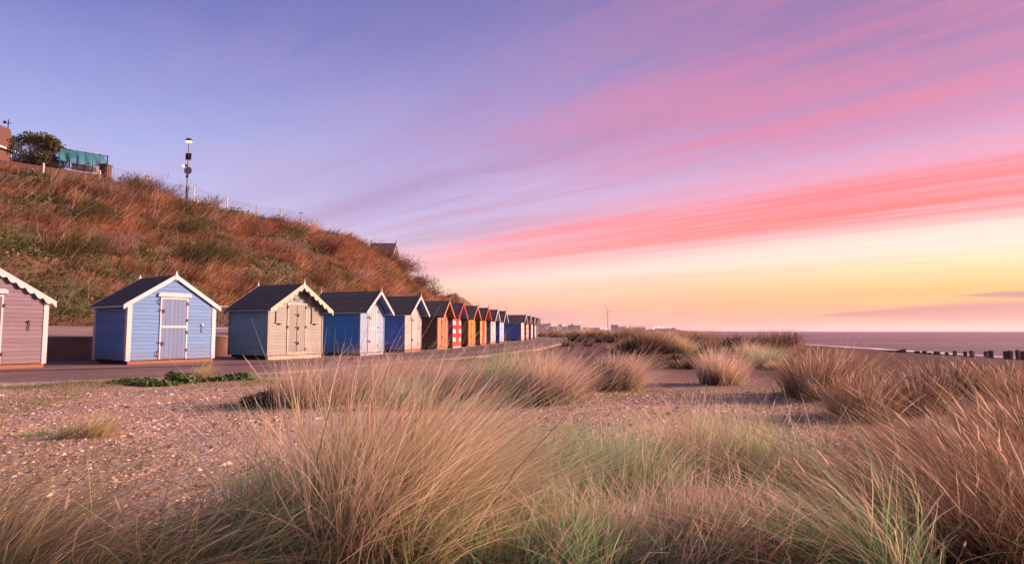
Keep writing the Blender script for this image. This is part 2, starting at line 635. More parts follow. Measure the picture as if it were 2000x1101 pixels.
stone = vramp(V(vs_.outputs[0]), [(0, (0.10, 0.075, 0.07)), (0.25, (0.36, 0.235, 0.175)), (0.45, (0.21, 0.15, 0.135)), (0.6, (0.47, 0.34, 0.27)), (0.8, (0.33, 0.18, 0.115)), (0.93, (0.60, 0.50, 0.44)), (1, (0.14, 0.12, 0.13))])
sand = vmix(n_fin, (0.32, 0.20, 0.125), (0.52, 0.35, 0.23))
col = vmix(vsmooth(n_mid + (n_big - 0.5) * 0.8, 0.33, 0.52), sand, stone)
grs = vsmooth(vnoise(pos, 0.8, 6, 0.7), 0.54, 0.66)
col = vmix(grs * 0.55, col, vmix(n_fin, (0.22, 0.17, 0.07), (0.42, 0.29, 0.13)))
farf = vsmooth(V(sp.outputs[1]) + V(sp.outputs[0]) * 0.8 + (n_big - 0.5) * 6.0, 8.0, 26.0)  # far beach redder and darker; vignette and shade go into this colour too
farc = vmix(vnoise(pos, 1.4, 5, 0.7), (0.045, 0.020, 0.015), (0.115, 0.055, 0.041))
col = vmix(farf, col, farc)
wet = vsmooth(V(sp.outputs[2]), -2.35, -1.9)
col = vmix(wet, (0.07, 0.042, 0.04), col)
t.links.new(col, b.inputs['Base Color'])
b.inputs['Roughness'].default_value = 0.9
b.inputs['Specular IOR Level'].default_value = 0.15
bump(t, b, V(vo.outputs['Distance']) * 0.6 + n_fin * 0.5 + n_mid * 1.2, 0.6, 0.02)
SHINGLE = m
tag(link('beach_ground', me, None, m), kind='structure')

# ---- sea
sxs = geo_axis(40, 120, 8, 26000, 1.13); sxs = sxs[sxs > -60]
sys_ = geo_axis(0, 200, 10, 26000, 1.13); sys_ = sys_[sys_ > -3000]
SX, SY = np.meshgrid(sxs, sys_)
idx = np.arange(SX.size).reshape(SX.shape)
fc = np.stack([idx[:-1, :-1], idx[:-1, 1:], idx[1:, 1:], idx[1:, :-1]], -1).reshape(-1, 4)
me = fast_mesh('sea', np.stack([SX, SY, np.full(SX.shape, SEA_Z)], -1).reshape(-1, 3), fc)
m, t, b = mat_nodes('sea_water')
pos = geo_pos(t)
mp = t.nodes.new('ShaderNodeMapping'); mp.inputs['Scale'].default_value = (0.05, 0.22, 1); t.links.new(pos, mp.inputs[0])
w1 = vnoise(mp.outputs[0], 1.0, 6, 0.6)
mp = t.nodes.new('ShaderNodeMapping'); mp.inputs['Scale'].default_value = (0.006, 0.03, 1); t.links.new(pos, mp.inputs[0])
w2 = vnoise(mp.outputs[0], 1.0, 5, 0.6)
mp = t.nodes.new('ShaderNodeMapping'); mp.inputs['Scale'].default_value = (0.02, 0.35, 1); t.links.new(pos, mp.inputs[0])
w3 = vnoise(mp.outputs[0], 1.0, 6, 0.65)
t.links.new(vmix(vsmooth(w2 * 0.4 + w3 * 0.6, 0.42, 0.58), (0.045, 0.026, 0.050), (0.25, 0.12, 0.16)), b.inputs['Base Color'])
rgh = 0.25 + vsmooth(w3, 0.4, 0.6) * 0.2
t.links.new(rgh.s, b.inputs['Roughness'])
b.inputs['Specular IOR Level'].default_value = 0.30
bump(t, b, w1 + w2 * 2.0 + w3 * 1.5, 1.0, 2.2)
tag(link('sea', me, None, m), kind='structure')

# ---- foam along the waterline
ys = np.concatenate([np.linspace(60, 130, 160), np.linspace(131, 420, 160)])
xs0 = np.interp(ys, SHORE[:, 0], SHORE[:, 1]) + 0.55 * pnoise(ys, ys * 0, 3, 4, 0.25) - 0.3
wd = 1.7 * (0.9 + 0.8 * np.clip(pnoise(ys, ys * 0 + 5, 4, 3, 0.12) + 0.5, 0, 1.5)) * np.interp(ys, [60, 420], [0.8, 2.4])
vv = np.concatenate([np.stack([xs0, ys, ys * 0 + SEA_Z + 0.05], -1), np.stack([xs0 + wd, ys, ys * 0 + SEA_Z + 0.03], -1)])
k = len(ys); ii = np.arange(k - 1)
me = fast_mesh('surf_foam', vv, np.stack([ii, ii + k, ii + k + 1, ii + 1], -1))
tag(link('surf_foam', me, None, plain('foam', (0.85, 0.74, 0.74), 0.7, 0, 0.15, 2.0, 0.2)), kind='structure')

# ---- promenade between kerb and wall
def strip(name, A_, B_, za, zb, mat, kind='structure', k=160):
    a = spline(A_, k) if len(A_) != k else A_
    b_ = spline(B_, k) if len(B_) != k else B_
    vv = np.concatenate([np.c_[a, np.full(k, za) if np.isscalar(za) else za], np.c_[b_, np.full(k, zb) if np.isscalar(zb) else zb]])
    ii = np.arange(k - 1)
    return tag(link(name, fast_mesh(name, vv, np.stack([ii, ii + 1, ii + k + 1, ii + k], -1)), None, mat), kind=kind)


m, t, b = mat_nodes('tarmac')
pos = geo_pos(t)
n1 = vnoise(pos, 0.5, 5, 0.6); n2 = vnoise(pos, 40, 3, 0.7); n3 = vnoise(pos, 3.0, 4, 0.6)
c0 = vmix(vsmooth(n1, 0.35, 0.65), (0.115, 0.062, 0.052), (0.165, 0.095, 0.08))
k_ = 0.72 + n2 * 0.35 + n3 * 0.2
c1 = vmix(1.0, c0, vxyz(k_, k_, k_), 'MULTIPLY')
drift = vsmooth(n3 * 0.5 + n1 * 0.5 + (n2 - 0.5) * 0.3, 0.55, 0.72)
c1 = vmix(drift * 0.55, c1, (0.26, 0.17, 0.125))
t.links.new(c1, b.inputs['Base Color'])
b.inputs['Roughness'].default_value = 0.85
bump(t, b, n2, 0.5, 0.01)
TARMAC = m
NEWT = plain('newer_tarmac', (0.055, 0.038, 0.038), 0.85, 0, 0.3, 2.0, 0.4, 0.01)


def offset(line, d):
    tng = np.gradient(line, axis=0)
    tng /= np.linalg.norm(tng, axis=1)[:, None]
    return line + np.c_[tng[:, 1], -tng[:, 0]] * d


strip('promenade', WALL, KERB, 0.0, 0.0, TARMAC)
# newer dark bands laid along the promenade, and a thin dark line past the hut fronts
mid = offset(KERB, -2.6)
strip('tarmac_band', mid[68:120], offset(KERB, -4.4)[68:120], 0.004, 0.004, NEWT, k=52)
strip('tarmac_band', offset(KERB, -0.5)[64:100], offset(KERB, -1.5)[64:100], 0.004, 0.004, NEWT, k=36)
dark_line = spline([(-22, 9.8), (-13.3, 16.6), (-8.2, 20.5), (-5.4, 25), (-3.6, 30)], 60)
strip('tarmac_line', offset(dark_line, 0.17), offset(dark_line, -0.17), 0.008, 0.008, plain('tarmac_line_dark', (0.02, 0.014, 0.014), 0.7), k=60)

# ---- kerb: concrete edging laid in lengths
kb = MB()
kd = np.r_[0, np.cumsum(np.linalg.norm(np.diff(KERB, axis=0), axis=1))]
q = 0.0
KM = plain('kerb_concrete', (0.33, 0.25, 0.22), 0.85, 0, 0.3, 3.0, 0.4)
kerb_root = empty('kerb', (-2.5, 24, 0))
tag(kerb_root, kind='structure')
ks = []
while q < kd[-1] - 2:
    L_ = 0.91 if q < 70 else 3.6
    pa = [np.interp(v, kd, KERB[:, 0]) for v in (q, q + L_ - 0.012)]
    pb = [np.interp(v, kd, KERB[:, 1]) for v in (q, q + L_ - 0.012)]
    a, b_ = Vector((pa[0], pb[0], 0)), Vector((pa[1], pb[1], 0))
    d = (b_ - a).normalized(); nrm = Vector((d.y, -d.x, 0))
    h = 0.035 + random.uniform(-0.006, 0.006)
    if a.y > 8 and q < 70:
        sb = MB().hexa([a - nrm * .02 + Vector((0, 0, -.15)), b_ - nrm * .02 + Vector((0, 0, -.15)), b_ + nrm * .34 + Vector((0, 0, -.15)), a + nrm * .34 + Vector((0, 0, -.15))],
                       [a - nrm * .02 + Vector((0, 0, h)), b_ - nrm * .02 + Vector((0, 0, h)), b_ + nrm * .34 + Vector((0, 0, h - .01)), a + nrm * .34 + Vector((0, 0, h - .01))])
        o = sb.build('kerbstone', KM)
        o.parent = kerb_root
        o.location = -kerb_root.location
    else:
        kb.hexa([a - nrm * .02 + Vector((0, 0, -.15)), b_ - nrm * .02 + Vector((0, 0, -.15)), b_ + nrm * .34 + Vector((0, 0, -.15)), a + nrm * .34 + Vector((0, 0, -.15))],
                [a - nrm * .02 + Vector((0, 0, h)), b_ - nrm * .02 + Vector((0, 0, h)), b_ + nrm * .34 + Vector((0, 0, h - .01)), a + nrm * .34 + Vector((0, 0, h - .01))])
    q += L_
o = kb.build('kerbstone_row', KM, kerb_root, kind='stuff')
o.location = -kerb_root.location

# ---- low wall behind the huts, paved bank above it
wl = MB()
Wi, Wo = WALL, offset(WALL, -0.28)
for i in range(len(WALL) - 1):
    p = [Wi[i], Wi[i + 1], Wo[i + 1], Wo[i]]
    wl.hexa([(*v, -0.1) for v in p], [(*v, 0.80) for v in p])
WALLM = plain('rendered_wall', (0.20, 0.115, 0.075), 0.9, 0, 0.35, 1.6, 0.4, 0.02)
ww = wl.build('retaining_wall', WALLM)
tag(ww, 'long low brown rendered wall running behind the row of beach huts', 'wall')
cp_ = MB()
Ci, Co = offset(WALL, 0.03), offset(WALL, -0.31)
for i in range(len(WALL) - 1):
    p = [Ci[i], Ci[i + 1], Co[i + 1], Co[i]]
    cp_.hexa([(*v, 0.802) for v in p], [(*v, 0.86) for v in p])
cp_.build('coping', CONC, ww)
foot = HS[:, :2]
fi = np.array([foot[np.argmin(np.hypot(*(foot - w).T))] for w in WALL])
strip('cliff_path', fi + (fi - WALL) * 0.05, offset(WALL, -0.3), np.full(160, 1.3), np.full(160, 0.83), plain('path_concrete', (0.24, 0.165, 0.14), 0.9, 0, 0.3, 1.2, 0.3))

# ---- the grassed cliff
ns, nu = 300, 70
ss, uu = np.meshgrid(np.linspace(0, 1, ns), np.r_[np.linspace(-0.03, 1.12, nu - 8), np.linspace(1.2, 3.4, 8)], indexing='ij')
hp = hill_point(ss, uu)
idx = np.arange(ns * nu).reshape(ns, nu)
fc = np.stack([idx[:-1, :-1], idx[1:, :-1], idx[1:, 1:], idx[:-1, 1:]], -1).reshape(-1, 4)
me = fast_mesh('cliff', hp.reshape(-1, 3), fc, smooth=True)
m, t, b = mat_nodes('cliff_turf')
pos = geo_pos(t)
n1 = vnoise(pos, 0.35, 5, 0.6); n2 = vnoise(pos, 3.0, 6, 0.7)
cc = vmix(vsmooth(n1, 0.4, 0.62), (0.17, 0.08, 0.04), (0.08, 0.08, 0.03))
cc = vmix(vsmooth(n2, 0.5, 0.75), cc, (0.19, 0.10, 0.055))
t.links.new(cc, b.inputs['Base Color']); b.inputs['Roughness'].default_value = 0.95
bump(t, b, n2, 1.0, 0.25)
tag(link('cliff', me, None, m), kind='structure')

# ================================================================ beach huts
WHITE = paint('white_gloss_trim', (0.466, 0.418, 0.409), 0.45, 0.08, 0.12)
PLY = paint('orange_timber', (0.24, 0.09, 0.045), 0.7, 0.2, 0.2)


def make_hut(px, gy_, a_deg, w, d, he, rise, o):
    """hut whose front corner nearest the row start stands at a ground pixel; o: options"""
    a = R(a_deg)
    flx, fly, _ = at_depth(px, 0, gy_)
    u, yy, zz_ = ray(px, 646); flx = u / yy * gy_
    c_, s_ = math.cos(a), math.sin(a)
    cx = flx + c_ * w / 2 - s_ * d / 2
    cy = gy_ + s_ * w / 2 + c_ * d / 2
    root = empty('beach_hut', (cx, cy, 0), a)
    tag(root, o['label'], 'beach hut', 'beach huts in a row along the promenade')
    fm, sm = o['front'], o['side']
    tm = o.get('trim', fm)
    bm_ = o.get('barge', tm)
    fine = o.get('fine', True)
    of, os_, ob = o.get('of', .06), o.get('os', .12), .06
    zb = o.get('zb', .13)
    X, Y = w / 2, d / 2
    za = he + rise
    half = lambda z: X if z <= he else X * max(0.0, 1 - (z - he) / rise)
    # core
    core = MB().prism([(-X, zb), (X, zb), (X, he), (0, za), (-X, he)], lambda p: (p[0], -Y, p[1]), lambda p: (p[0], Y, p[1]))
    core.build('wall', o.get('core', sm), root)
    T, p = .022, o.get('pitch', .118)
    dl, dr, dt = o['door']
    far = MB(); bands = {}
    rows = []
    z = zb
    while z < za - .04:
        rows.append((z, min(z + p - .007, za - .015)))
        z += p

    def board(mb, axis, e0, e1, z0, z1):
        """e0, e1: (bottom, top) ends"""
        if axis == 'front': P_ = lambda e, off, zz: (e, -Y - off, zz)
        elif axis == 'left': P_ = lambda e, off, zz: (-X - off, -e, zz)
        elif axis == 'right': P_ = lambda e, off, zz: (X + off, e, zz)
        else: P_ = lambda e, off, zz: (-e, Y + off, zz)
        jit = random.uniform(-.0015, .0015) if fine else 0
        t0, t1 = T + jit, T * .45 + jit
        lo = [P_(e0[0], 0.001, z0), P_(e1[0], 0.001, z0), P_(e1[0], t0, z0), P_(e0[0], t0, z0)]
        hi = [P_(e0[1], 0.001, z1), P_(e1[1], 0.001, z1), P_(e1[1], t1, z1), P_(e0[1], t1, z1)]
        mb.hexa(lo, hi)

    rc = o.get('rowcol')
    for i, (z0, z1) in enumerate(rows):
        segs = []
        h0, h1 = half(z0), half(z1)
        if z0 < dt:
            segs = [((-h0, -h1), (dl, dl)), ((dr, dr), (h0, h1))]
        else:
            segs = [((-h0, -h1), (h0, h1))]
        for e0, e1 in segs:
            mt = rc[0](i, z0) if rc else fm
            if fine:
                mb = MB(); board(mb, 'front', e0, e1, z0, z1); mb.build('board', mt, root)
            else:
                board(bands.setdefault(mt, MB()), 'front', e0, e1, z0, z1)
        if z0 < he - .02:
            mt = rc[1](i, z0) if rc else sm
            zt = min(z1, he)
            if fine:
                mb = MB(); board(mb, 'left', (-Y, -Y), (Y, Y), z0, zt); mb.build('board', mt, root)
            else:
                board(bands.setdefault(mt, MB()), 'left', (-Y, -Y), (Y, Y), z0, zt)
            board(far, 'right', (-Y, -Y), (Y, Y), z0, zt)
        board(far, 'back', (-h0, -h1), (h0, h1), z0, z1)
    far.build('cladding', sm, root, kind='stuff')
    for mt, mb in bands.items(): mb.build('cladding', mt, root, kind='stuff')
    # corner posts
    if o.get('corners', True):
        cw = o.get('cw', .05)
        for sx_ in (-1, 1):
            for sy_ in (-1, 1):
                mb = MB()
                xo, xi = sx_ * (X + .034), sx_ * (X - cw)
                yo = sy_ * (Y + .034)
                mb.box(min(xo, xi), max(xo, xi), min(yo, sy_ * Y), max(yo, sy_ * Y), zb - .02, he + (.05 if sy_ < 0 else .0))
                mb.box(min(xo, sx_ * X), max(xo, sx_ * X), min(sy_ * Y - sy_ * .001, sy_ * (Y - cw - .02)), max(sy_ * Y - sy_ * .001, sy_ * (Y - cw - .02)), zb - .02, he - .01)
                mb.build('corner_trim', tm, root)
    # roof
    sl_ = rise / X
    y0, y1 = -Y - of, Y + ob
    th = .035
    lift = .012
    xe = X + os_
    ze = he - os_ * sl_ + lift
    for sx_ in (-1, 1):
        mb = MB().hexa([(0, y0, za + lift), (sx_ * xe, y0, ze), (sx_ * xe, y1, ze), (0, y1, za + lift)],
                       [(0, y0, za + lift + th), (sx_ * xe, y0, ze + th), (sx_ * xe, y1, ze + th), (0, y1, za + lift + th)])
        # felt laps
        for q_ in (.36, .7):
            xx, zq = sx_ * xe * q_, za + lift + th + (ze - za - lift) * q_
            x2, z2 = sx_ * xe * (q_ - .02), za + lift + th + (ze - za - lift) * (q_ - .02)
            mb.hexa([(x2, y0, z2), (xx, y0, zq), (xx, y1, zq), (x2, y1, z2)], [(x2, y0, z2 + .006), (xx, y0, zq + .008), (xx, y1, zq + .008), (x2, y1, z2 + .006)])
        mb.build('roof_panel', FELT, root)
        if of > .15:
            sb = MB().hexa([(0, y0 + .002, za + lift - .016), (sx_ * xe, y0 + .002, ze - .016), (sx_ * xe, -Y - .03, ze - .016), (0, -Y - .03, za + lift - .016)],
                           [(0, y0 + .002, za + lift - .003), (sx_ * xe, y0 + .002, ze - .003), (sx_ * xe, -Y - .03, ze - .003), (0, -Y - .03, za + lift - .003)])
            sb.build('soffit', o.get('soffit', sm), root)
        fb = MB().box(min(sx_ * xe, sx_ * (xe - .02)), max(sx_ * xe, sx_ * (xe - .02)), y0 + .03, y1 - .03, ze - .05, ze - .002)
        fb.build('fascia', o.get('fascia', tm), root)
        # barge boards, front and back
        bh = o.get('bh', .13)
        for yb, nm in ((y0 - .024, 'front'), (y1, 'back')):
            top, bot = [], []
            L_ = math.hypot(xe + .03, za - ze)
            nseg = 44 if o.get('scallop') and nm == 'front' else 1
            for k in range(nseg + 1):
                f = k / nseg
                xx = (xe + .03) * f
                zz_ = za + lift + th + .012 - sl_ * xx
                h = bh * 1.15
                if nseg > 1:
                    ph = f * o['scallop']
                    h = bh * (.62 + .62 * abs(math.sin(math.pi * ph)) ** .8)
                    if f > .93: h = bh * (.75 + 5 * (f - .93))
                top.append((sx_ * xx, zz_)); bot.append((sx_ * xx, zz_ - h))
            mb = MB()
            for k in range(nseg):
                qd = [top[k], top[k + 1], bot[k + 1], bot[k]]
                mb.hexa([(q_[0], yb, q_[1]) for q_ in qd], [(q_[0], yb + .024, q_[1]) for q_ in qd])
            mb.build('bargeboard', bm_, root)
    # finials
    for yb in (y0 - .036, y1 + .01):
        if o.get('finial') == 'diamond':
            pl = [(0, za - .17), (.045, za + .02), (.035, za + .07), (0, za + .19), (-.035, za + .07), (-.045, za + .02)]
        else:
            pl = [(-.03, za - .13), (.03, za - .13), (.036, za + .06), (.012, za + .12), (0, za + .27), (-.012, za + .12), (-.036, za + .06)]
        fo = MB().prism(pl, lambda q_: (q_[0], yb, q_[1]), lambda q_: (q_[0], yb + .03, q_[1]))
        fo.build('finial', o.get('finial_mat', bm_), root)
    # plinth
    pm = o.get('plinth', PLY)
    MB().box(-X + .03, X - .02, -Y - .02, -Y + .06, 0, zb - .025).build('plinth', pm, root)
    js = MB()
    nj = 7
    for k in range(nj):
        xx = -X + .1 + (w - .25) * k / (nj - 1)
        js.box(xx, xx + .07, -Y + .065, Y - .02, zb - .09, zb - .002)
    js.box(-X + .06, X - .06, -Y + .35, Y - .3, 0.0, zb - .095)
    js.build('floor_joists', GAP, root, kind='stuff')
    # door
    dm, fr = o.get('door_mat', fm), o.get('frame', tm)
    yf = -Y - .018
    door = MB().box(dl + .002, dr - .002, yf, -Y - .001, zb + .005, dt - .03).build('door', o.get('door_gap', dm), root)
    nb = o.get('nboards', 6)
    fw = o.get('fw', .045)
    bw = (dr - dl - 2 * fw) / nb
    parts = o.get('leaf_split', [(zb + .04, dt - .06)])
    for k in range(nb):
        for (z0, z1) in parts:
            x0 = dl + fw + k * bw
            mt = o['stripes'][k % len(o['stripes'])] if o.get('stripes') else dm
            mb = MB().box(x0 + .003, x0 + bw - .003, yf - .012 - random.uniform(0, .002), yf + .001, z0, z1)
            mb.build('door_board', mt, door)
    fo = MB()
    fo.box(dl, dl + fw, yf - .028, yf + .001, zb, dt)
    fo.box(dr - fw, dr, yf - .028, yf + .001, zb, dt)
    fo.box(dl + fw, dr - fw, yf - .028, yf + .001, dt - .055, dt)
    if o.get('bottom_rail'): fo.box(dl + fw, dr - fw, yf - .028, yf + .001, zb, zb + .09)
    fo.build('door_frame', fr, door)
    for zr in o.get('rails', []):
        MB().box(dl + fw, dr - fw, yf - .03, yf - .0135, zr - .035, zr + .035).build('door_rail', fr, door)
    if o.get('split'):
        xm = (dl + dr) / 2
        MB().box(xm - .012, xm + .012, yf - .02, yf - .0145, zb + .05, dt - .07).build('door_gap', GAP, door)
    for (xk, zk) in o.get('bolts', []):
        mb = MB().box(xk - .10, xk + .07, yf - .046, yf - .029, zk - .018, zk + .018)
        mb.box(xk + .02, xk + .085, yf - .065, yf - .0465, zk - .085, zk - .012)
        mb.tube([(xk + .03, yf - .055, zk - .013), (xk + .05, yf - .055, zk + .035), (xk + .075, yf - .055, zk - .013)], .008, 6)
        mb.build('bolt_and_padlock', IRON, door)
    for (xk, zk) in o.get('hinges', []):
        MB().box(xk - .02, xk + .035, yf - .042, yf - .0285, zk - .05, zk + .05).build('hinge', IRON, door)
    for (xk, z0, z1) in o.get('pulls', []):
        MB().tube([(xk + .05, yf - .0, z0), (xk, yf - .05, z0 + .06), (xk, yf - .05, z1 - .06), (xk + .05, yf - .0, z1)], .011, 6).build('cabin_hook', IRON, door)
    if o.get('hood'):
        x0, x1, zh = o['hood']
        mb = MB().prism([(x0, zh), (x1, zh), (x1, zh + .08), (x1 - .05, zh + .13), (x0 + .05, zh + .13), (x0, zh + .08)],
                        lambda q_: (q_[0], yf - .075, q_[1]), lambda q_: (q_[0], yf + .0, q_[1]))
        mb.build('door_hood', tm, root)
    for (x0, x1, z0, z1) in o.get('shutters', []):
        sh = MB().box(x0, x1, -Y - .062, -Y - .024, z0, z1).build('shutter', fm, root)
        MB().box(x0 - .03, x1 + .03, -Y - .085, -Y - .024, z0 - .035, z0 - .002).build('shutter_sill', o.get('sillm', tm), sh)
        MB().box(x0 - .01, x1 + .01, -Y - .075, -Y - .024, z1 + .002, z1 + .025).build('shutter_head', o.get('sillm', tm), sh)
        mb = MB().box((x0 + x1) / 2 - .07, (x0 + x1) / 2 + .07, -Y - .1, -Y - .026, z0 - .08, z0 - .045)
        mb.build('turn_button', IRON, sh)
    if o.get('sign'):
        x0, x1, z0, z1 = o['sign']
        sg = MB().box(x0, x1, -Y - .048, -Y - .022, z0, z1).build('name_board', IRON, root)
        mb = MB()
        mb.box(x0 + .02, x1 - .02, -Y - .051, -Y - .0485, z0 + .022, z1 - .022)
        mb.build('name_panel', o.get('signm', tm), sg)
    for (xk, zk) in o.get('hooks', []):
        mb = MB().tube([(xk, -Y - .02, zk), (xk, -Y - .07, zk)], .03, 8)
        mb.tube([(xk, -Y - .045, zk - .02), (xk + .01, -Y - .05, zk - .10), (xk - .01, -Y - .055, zk - .2), (xk + .02, -Y - .05, zk - .26)], .012, 6)
        mb.build('wall_hook', IRON if o.get('darkhook') else STEEL, root)
    return root


# paints
pink = paint('plum_grey_paint', (0.155, 0.112, 0.135))
blue2 = paint('faded_blue_paint', (0.066, 0.168, 0.345), worn=0.30)
blue2d = paint('lilac_blue_paint', (0.10, 0.155, 0.275), worn=0.2)
sage = paint('sage_cream_paint', (0.185, 0.185, 0.158), worn=0.12)
sage_shade = paint('sage_side_in_shade', (0.15, 0.235, 0.275), worn=0.12)  # same sage paint, with blue sky shade put into the side's colour
cream = paint('cream_trim', (0.402, 0.325, 0.240), worn=0.1)
blue4 = paint('deep_blue_paint', (0.05, 0.21, 0.50), worn=0.06)
ice = paint('ice_white_paint', (0.20, 0.27, 0.37), worn=0.08)
pearl = paint('pearl_paint', (0.325, 0.286, 0.263), worn=0.08)
blue5 = paint('dusty_blue_paint', (0.104, 0.220, 0.510), worn=0.1)
lilac = paint('lilac_paint', (0.22, 0.21, 0.33), worn=0.05)
brown = paint('brown_stain', (0.129, 0.056, 0.030), worn=0.15)
tan = paint('tan_stain', (0.361, 0.155, 0.086), worn=0.1)
tan_d = paint('tan_door_stain', (0.361, 0.129, 0.060), worn=0.1)
red = paint('red_paint', (0.473, 0.030, 0.026), worn=0.05)
flagblue = paint('flag_blue_paint', (0.086, 0.146, 0.387), worn=0.05)
white = paint('white_paint', (0.447, 0.430, 0.430), worn=0.06)
orange = paint('orange_stain', (0.473, 0.163, 0.043), worn=0.1)
amber = paint('amber_brown_stain', (0.172, 0.077, 0.026), worn=0.1)
olive = paint('olive_paint', (0.095, 0.073, 0.030), worn=0.1)
yellow = paint('yellow_paint', (0.430, 0.292, 0.112), worn=0.05)
teal = paint('teal_paint', (0.030, 0.146, 0.224), worn=0.05)
cobalt = paint('cobalt_paint', (0.030, 0.077, 0.387), worn=0.05)
lav = paint('lavender_paint', (0.387, 0.361, 0.568), worn=0.05)
slate = paint('slate_blue_paint', (0.065, 0.161, 0.388), worn=0.06)
rosew = paint('rose_white_paint', (0.533, 0.430, 0.421), worn=0.05)
ochre = paint('ochre_soffit', (0.258, 0.146, 0.026), worn=0.05)
navy = paint('navy_paint', (0.026, 0.043, 0.103), worn=0.05)
plum = paint('plum_paint', (0.172, 0.120, 0.241), worn=0.05)
greyb = paint('grey_blue_paint', (0.224, 0.267, 0.327), worn=0.1)

# the first hut shows only its far half: place by its far front corner
w1, d1, a1 = 2.9, 2.3, 50
c_, s_ = math.cos(R(a1)), math.sin(R(a1))
frx, fry = -13.5, 18.6
fl = (frx - c_ * w1, fry - s_ * w1)
h1 = make_hut(1000 + fl[0] / fl[1] * F_PX / math.cos(PITCH), fl[1], a1, w1, d1, 1.97, .93,
              dict(label='plum grey beach hut with scalloped white bargeboard, cut by the picture edge', front=pink, side=pink, trim=WHITE,
                   scallop=7.5, bh=.17, os=.16, of=.10, door=(-.42, .42, 2.05), nboards=6, hood=(-.5, .5, 2.08), leaf_split=[(.17, 1.10), (1.16, 1.99)],
                   rails=[1.13], hooks=[(1.02, 1.32)], darkhook=True, bolts=[(-.42, .6), (-.42, 1.6)], hinges=[(.42, .4), (.42, 1.75)], cw=.085))
make_hut(249, 20.0, 54, 2.80, 2.4, 1.93, .92,
         dict(label='pale blue beach hut with pink-white trim and a stable door in its middle', front=blue2, side=blue2, trim=WHITE, finial='diamond',
              os=.15, of=.07, door=(-.45, .45, 2.14), nboards=6, hood=(-.54, .54, 2.16), door_mat=blue2d, leaf_split=[(.16, 1.155), (1.215, 2.08)], rails=[1.185],
              bolts=[(-.40, .67), (-.40, 1.72)], hinges=[(.43, .42), (.43, 1.0), (.43, 1.4), (.43, 1.95)], pulls=[(-.53, .22, .42), (-.53, 1.9, 2.08)], hooks=[(.95, 1.26)], cw=.10))
make_hut(523, 23.3, 62, 2.68, 2.05, 1.94, .86,
         dict(label='sage green and cream beach hut with double doors, two shutters and scalloped cream bargeboard', front=sage, side=sage_shade, trim=sage, barge=cream, scallop=6.5, bh=.19,
              os=.20, of=.36, door=(-.47, .47, 2.10), nboards=8, split=True, frame=cream, sillm=cream, leaf_split=[(.2, 2.04)], bottom_rail=True, fascia=sage_shade, soffit=sage_shade,
              bolts=[(0.0, .62), (0.0, 1.19), (0.0, 1.68)], hinges=[(-.46, 1.2), (.44, 1.2), (.44, 1.95), (.44, .35), (-.46, 1.95)],
              shutters=[(-1.02, -.66, 1.38, 1.93), (.74, 1.13, 1.38, 1.93)], sign=(-.16, .12, 2.21, 2.30), signm=sage, plinth=cream, zb=.16, cw=.03, finial_mat=WHITE))
make_hut(703, 27.3, 74, 2.12, 2.5, 1.96, .80,
         dict(label='royal blue sided beach hut with ice white front and striped door', front=ice, side=blue4, trim=ice, barge=WHITE, os=.17, of=.42, fascia=WHITE, soffit=slate,
              door=(-.42, .44, 2.12), nboards=8, stripes=[lilac, WHITE], frame=WHITE, leaf_split=[(.2, 1.12), (1.18, 2.05)], rails=[1.15], bottom_rail=True,
              bolts=[(-.38, .62), (-.38, 1.65)], hinges=[(.44, .4), (.44, 1.2), (.44, 1.9)], plinth=greyb, cw=.03, sign=(-.2, .2, 2.2, 2.4), signm=rosew))
make_hut(790, 31.6, 76, 2.08, 2.3, 1.98, .80,
         dict(label='dusty blue sided beach hut with pearl white front and plain cream door', front=pearl, side=blue5, trim=pearl, barge=WHITE, os=.17, of=.42, fascia=WHITE, soffit=slate,
              door=(-.22, .62, 2.45), nboards=2, door_mat=pearl, door_gap=pearl, frame=pearl, fw=.03, leaf_split=[(.18, 1.12), (1.13, 2.38)], bottom_rail=True,
              bolts=[(-.2, .62), (-.2, 1.62)], hinges=[(.6, .4), (.6, 1.2)], hooks=[(.9, 1.55)], plinth=PLY, cw=.03))
make_hut(854, 36.6, 80, 2.1, 2.3, 1.98, .80,
         dict(label='dark brown stained beach hut with tan timber front, fine weathered boards', front=tan, side=brown, trim=tan, barge=tan, os=.17, of=.42, fascia=FELT, soffit=brown,
              door=(-.30, .55, 2.05), nboards=5, door_mat=tan_d, frame=tan, fw=.05, bolts=[(-.26, .7), (-.26, 1.6)], hinges=[(.5, .5), (.5, 1.7)], bottom_rail=True, plinth=tan, cw=.03, pitch=.13))
band = lambda z: int((z - .13) / .262) % 2
make_hut(884, 39.6, 80.5, 2.1, 2.3, 1.97, .80,
         dict(label='beach hut painted with a red cross on white, its side in red and blue bands', front=white, side=flagblue, trim=red, barge=red, os=.17, of=.42, fascia=FELT, soffit=slate, zb=.13, pitch=.131,
              rowcol=(lambda i, z: white if band(z) else red, lambda i, z: flagblue if band(z) else red), corners=False,
              door=(-.28, .34, 2.05), nboards=4, door_mat=red, frame=red, hooks=[(-.02, 1.85)], darkhook=True, plinth=WHITE, core=red))
make_hut(914.5, 43.8, 80.5, 2.05, 2.3, 1.97, .80,
         dict(label='orange timber beach hut with dark amber side, beyond the red cross hut', front=orange, side=amber, trim=orange, barge=tan, os=.17, of=.42, fascia=FELT, soffit=brown,
              door=(-.30, .5, 2.05), nboards=5, door_mat=orange, frame=amber, fw=.03, fine=False, bolts=[(-.1, 1.6), (-.2, .7)], plinth=tan, cw=.03))
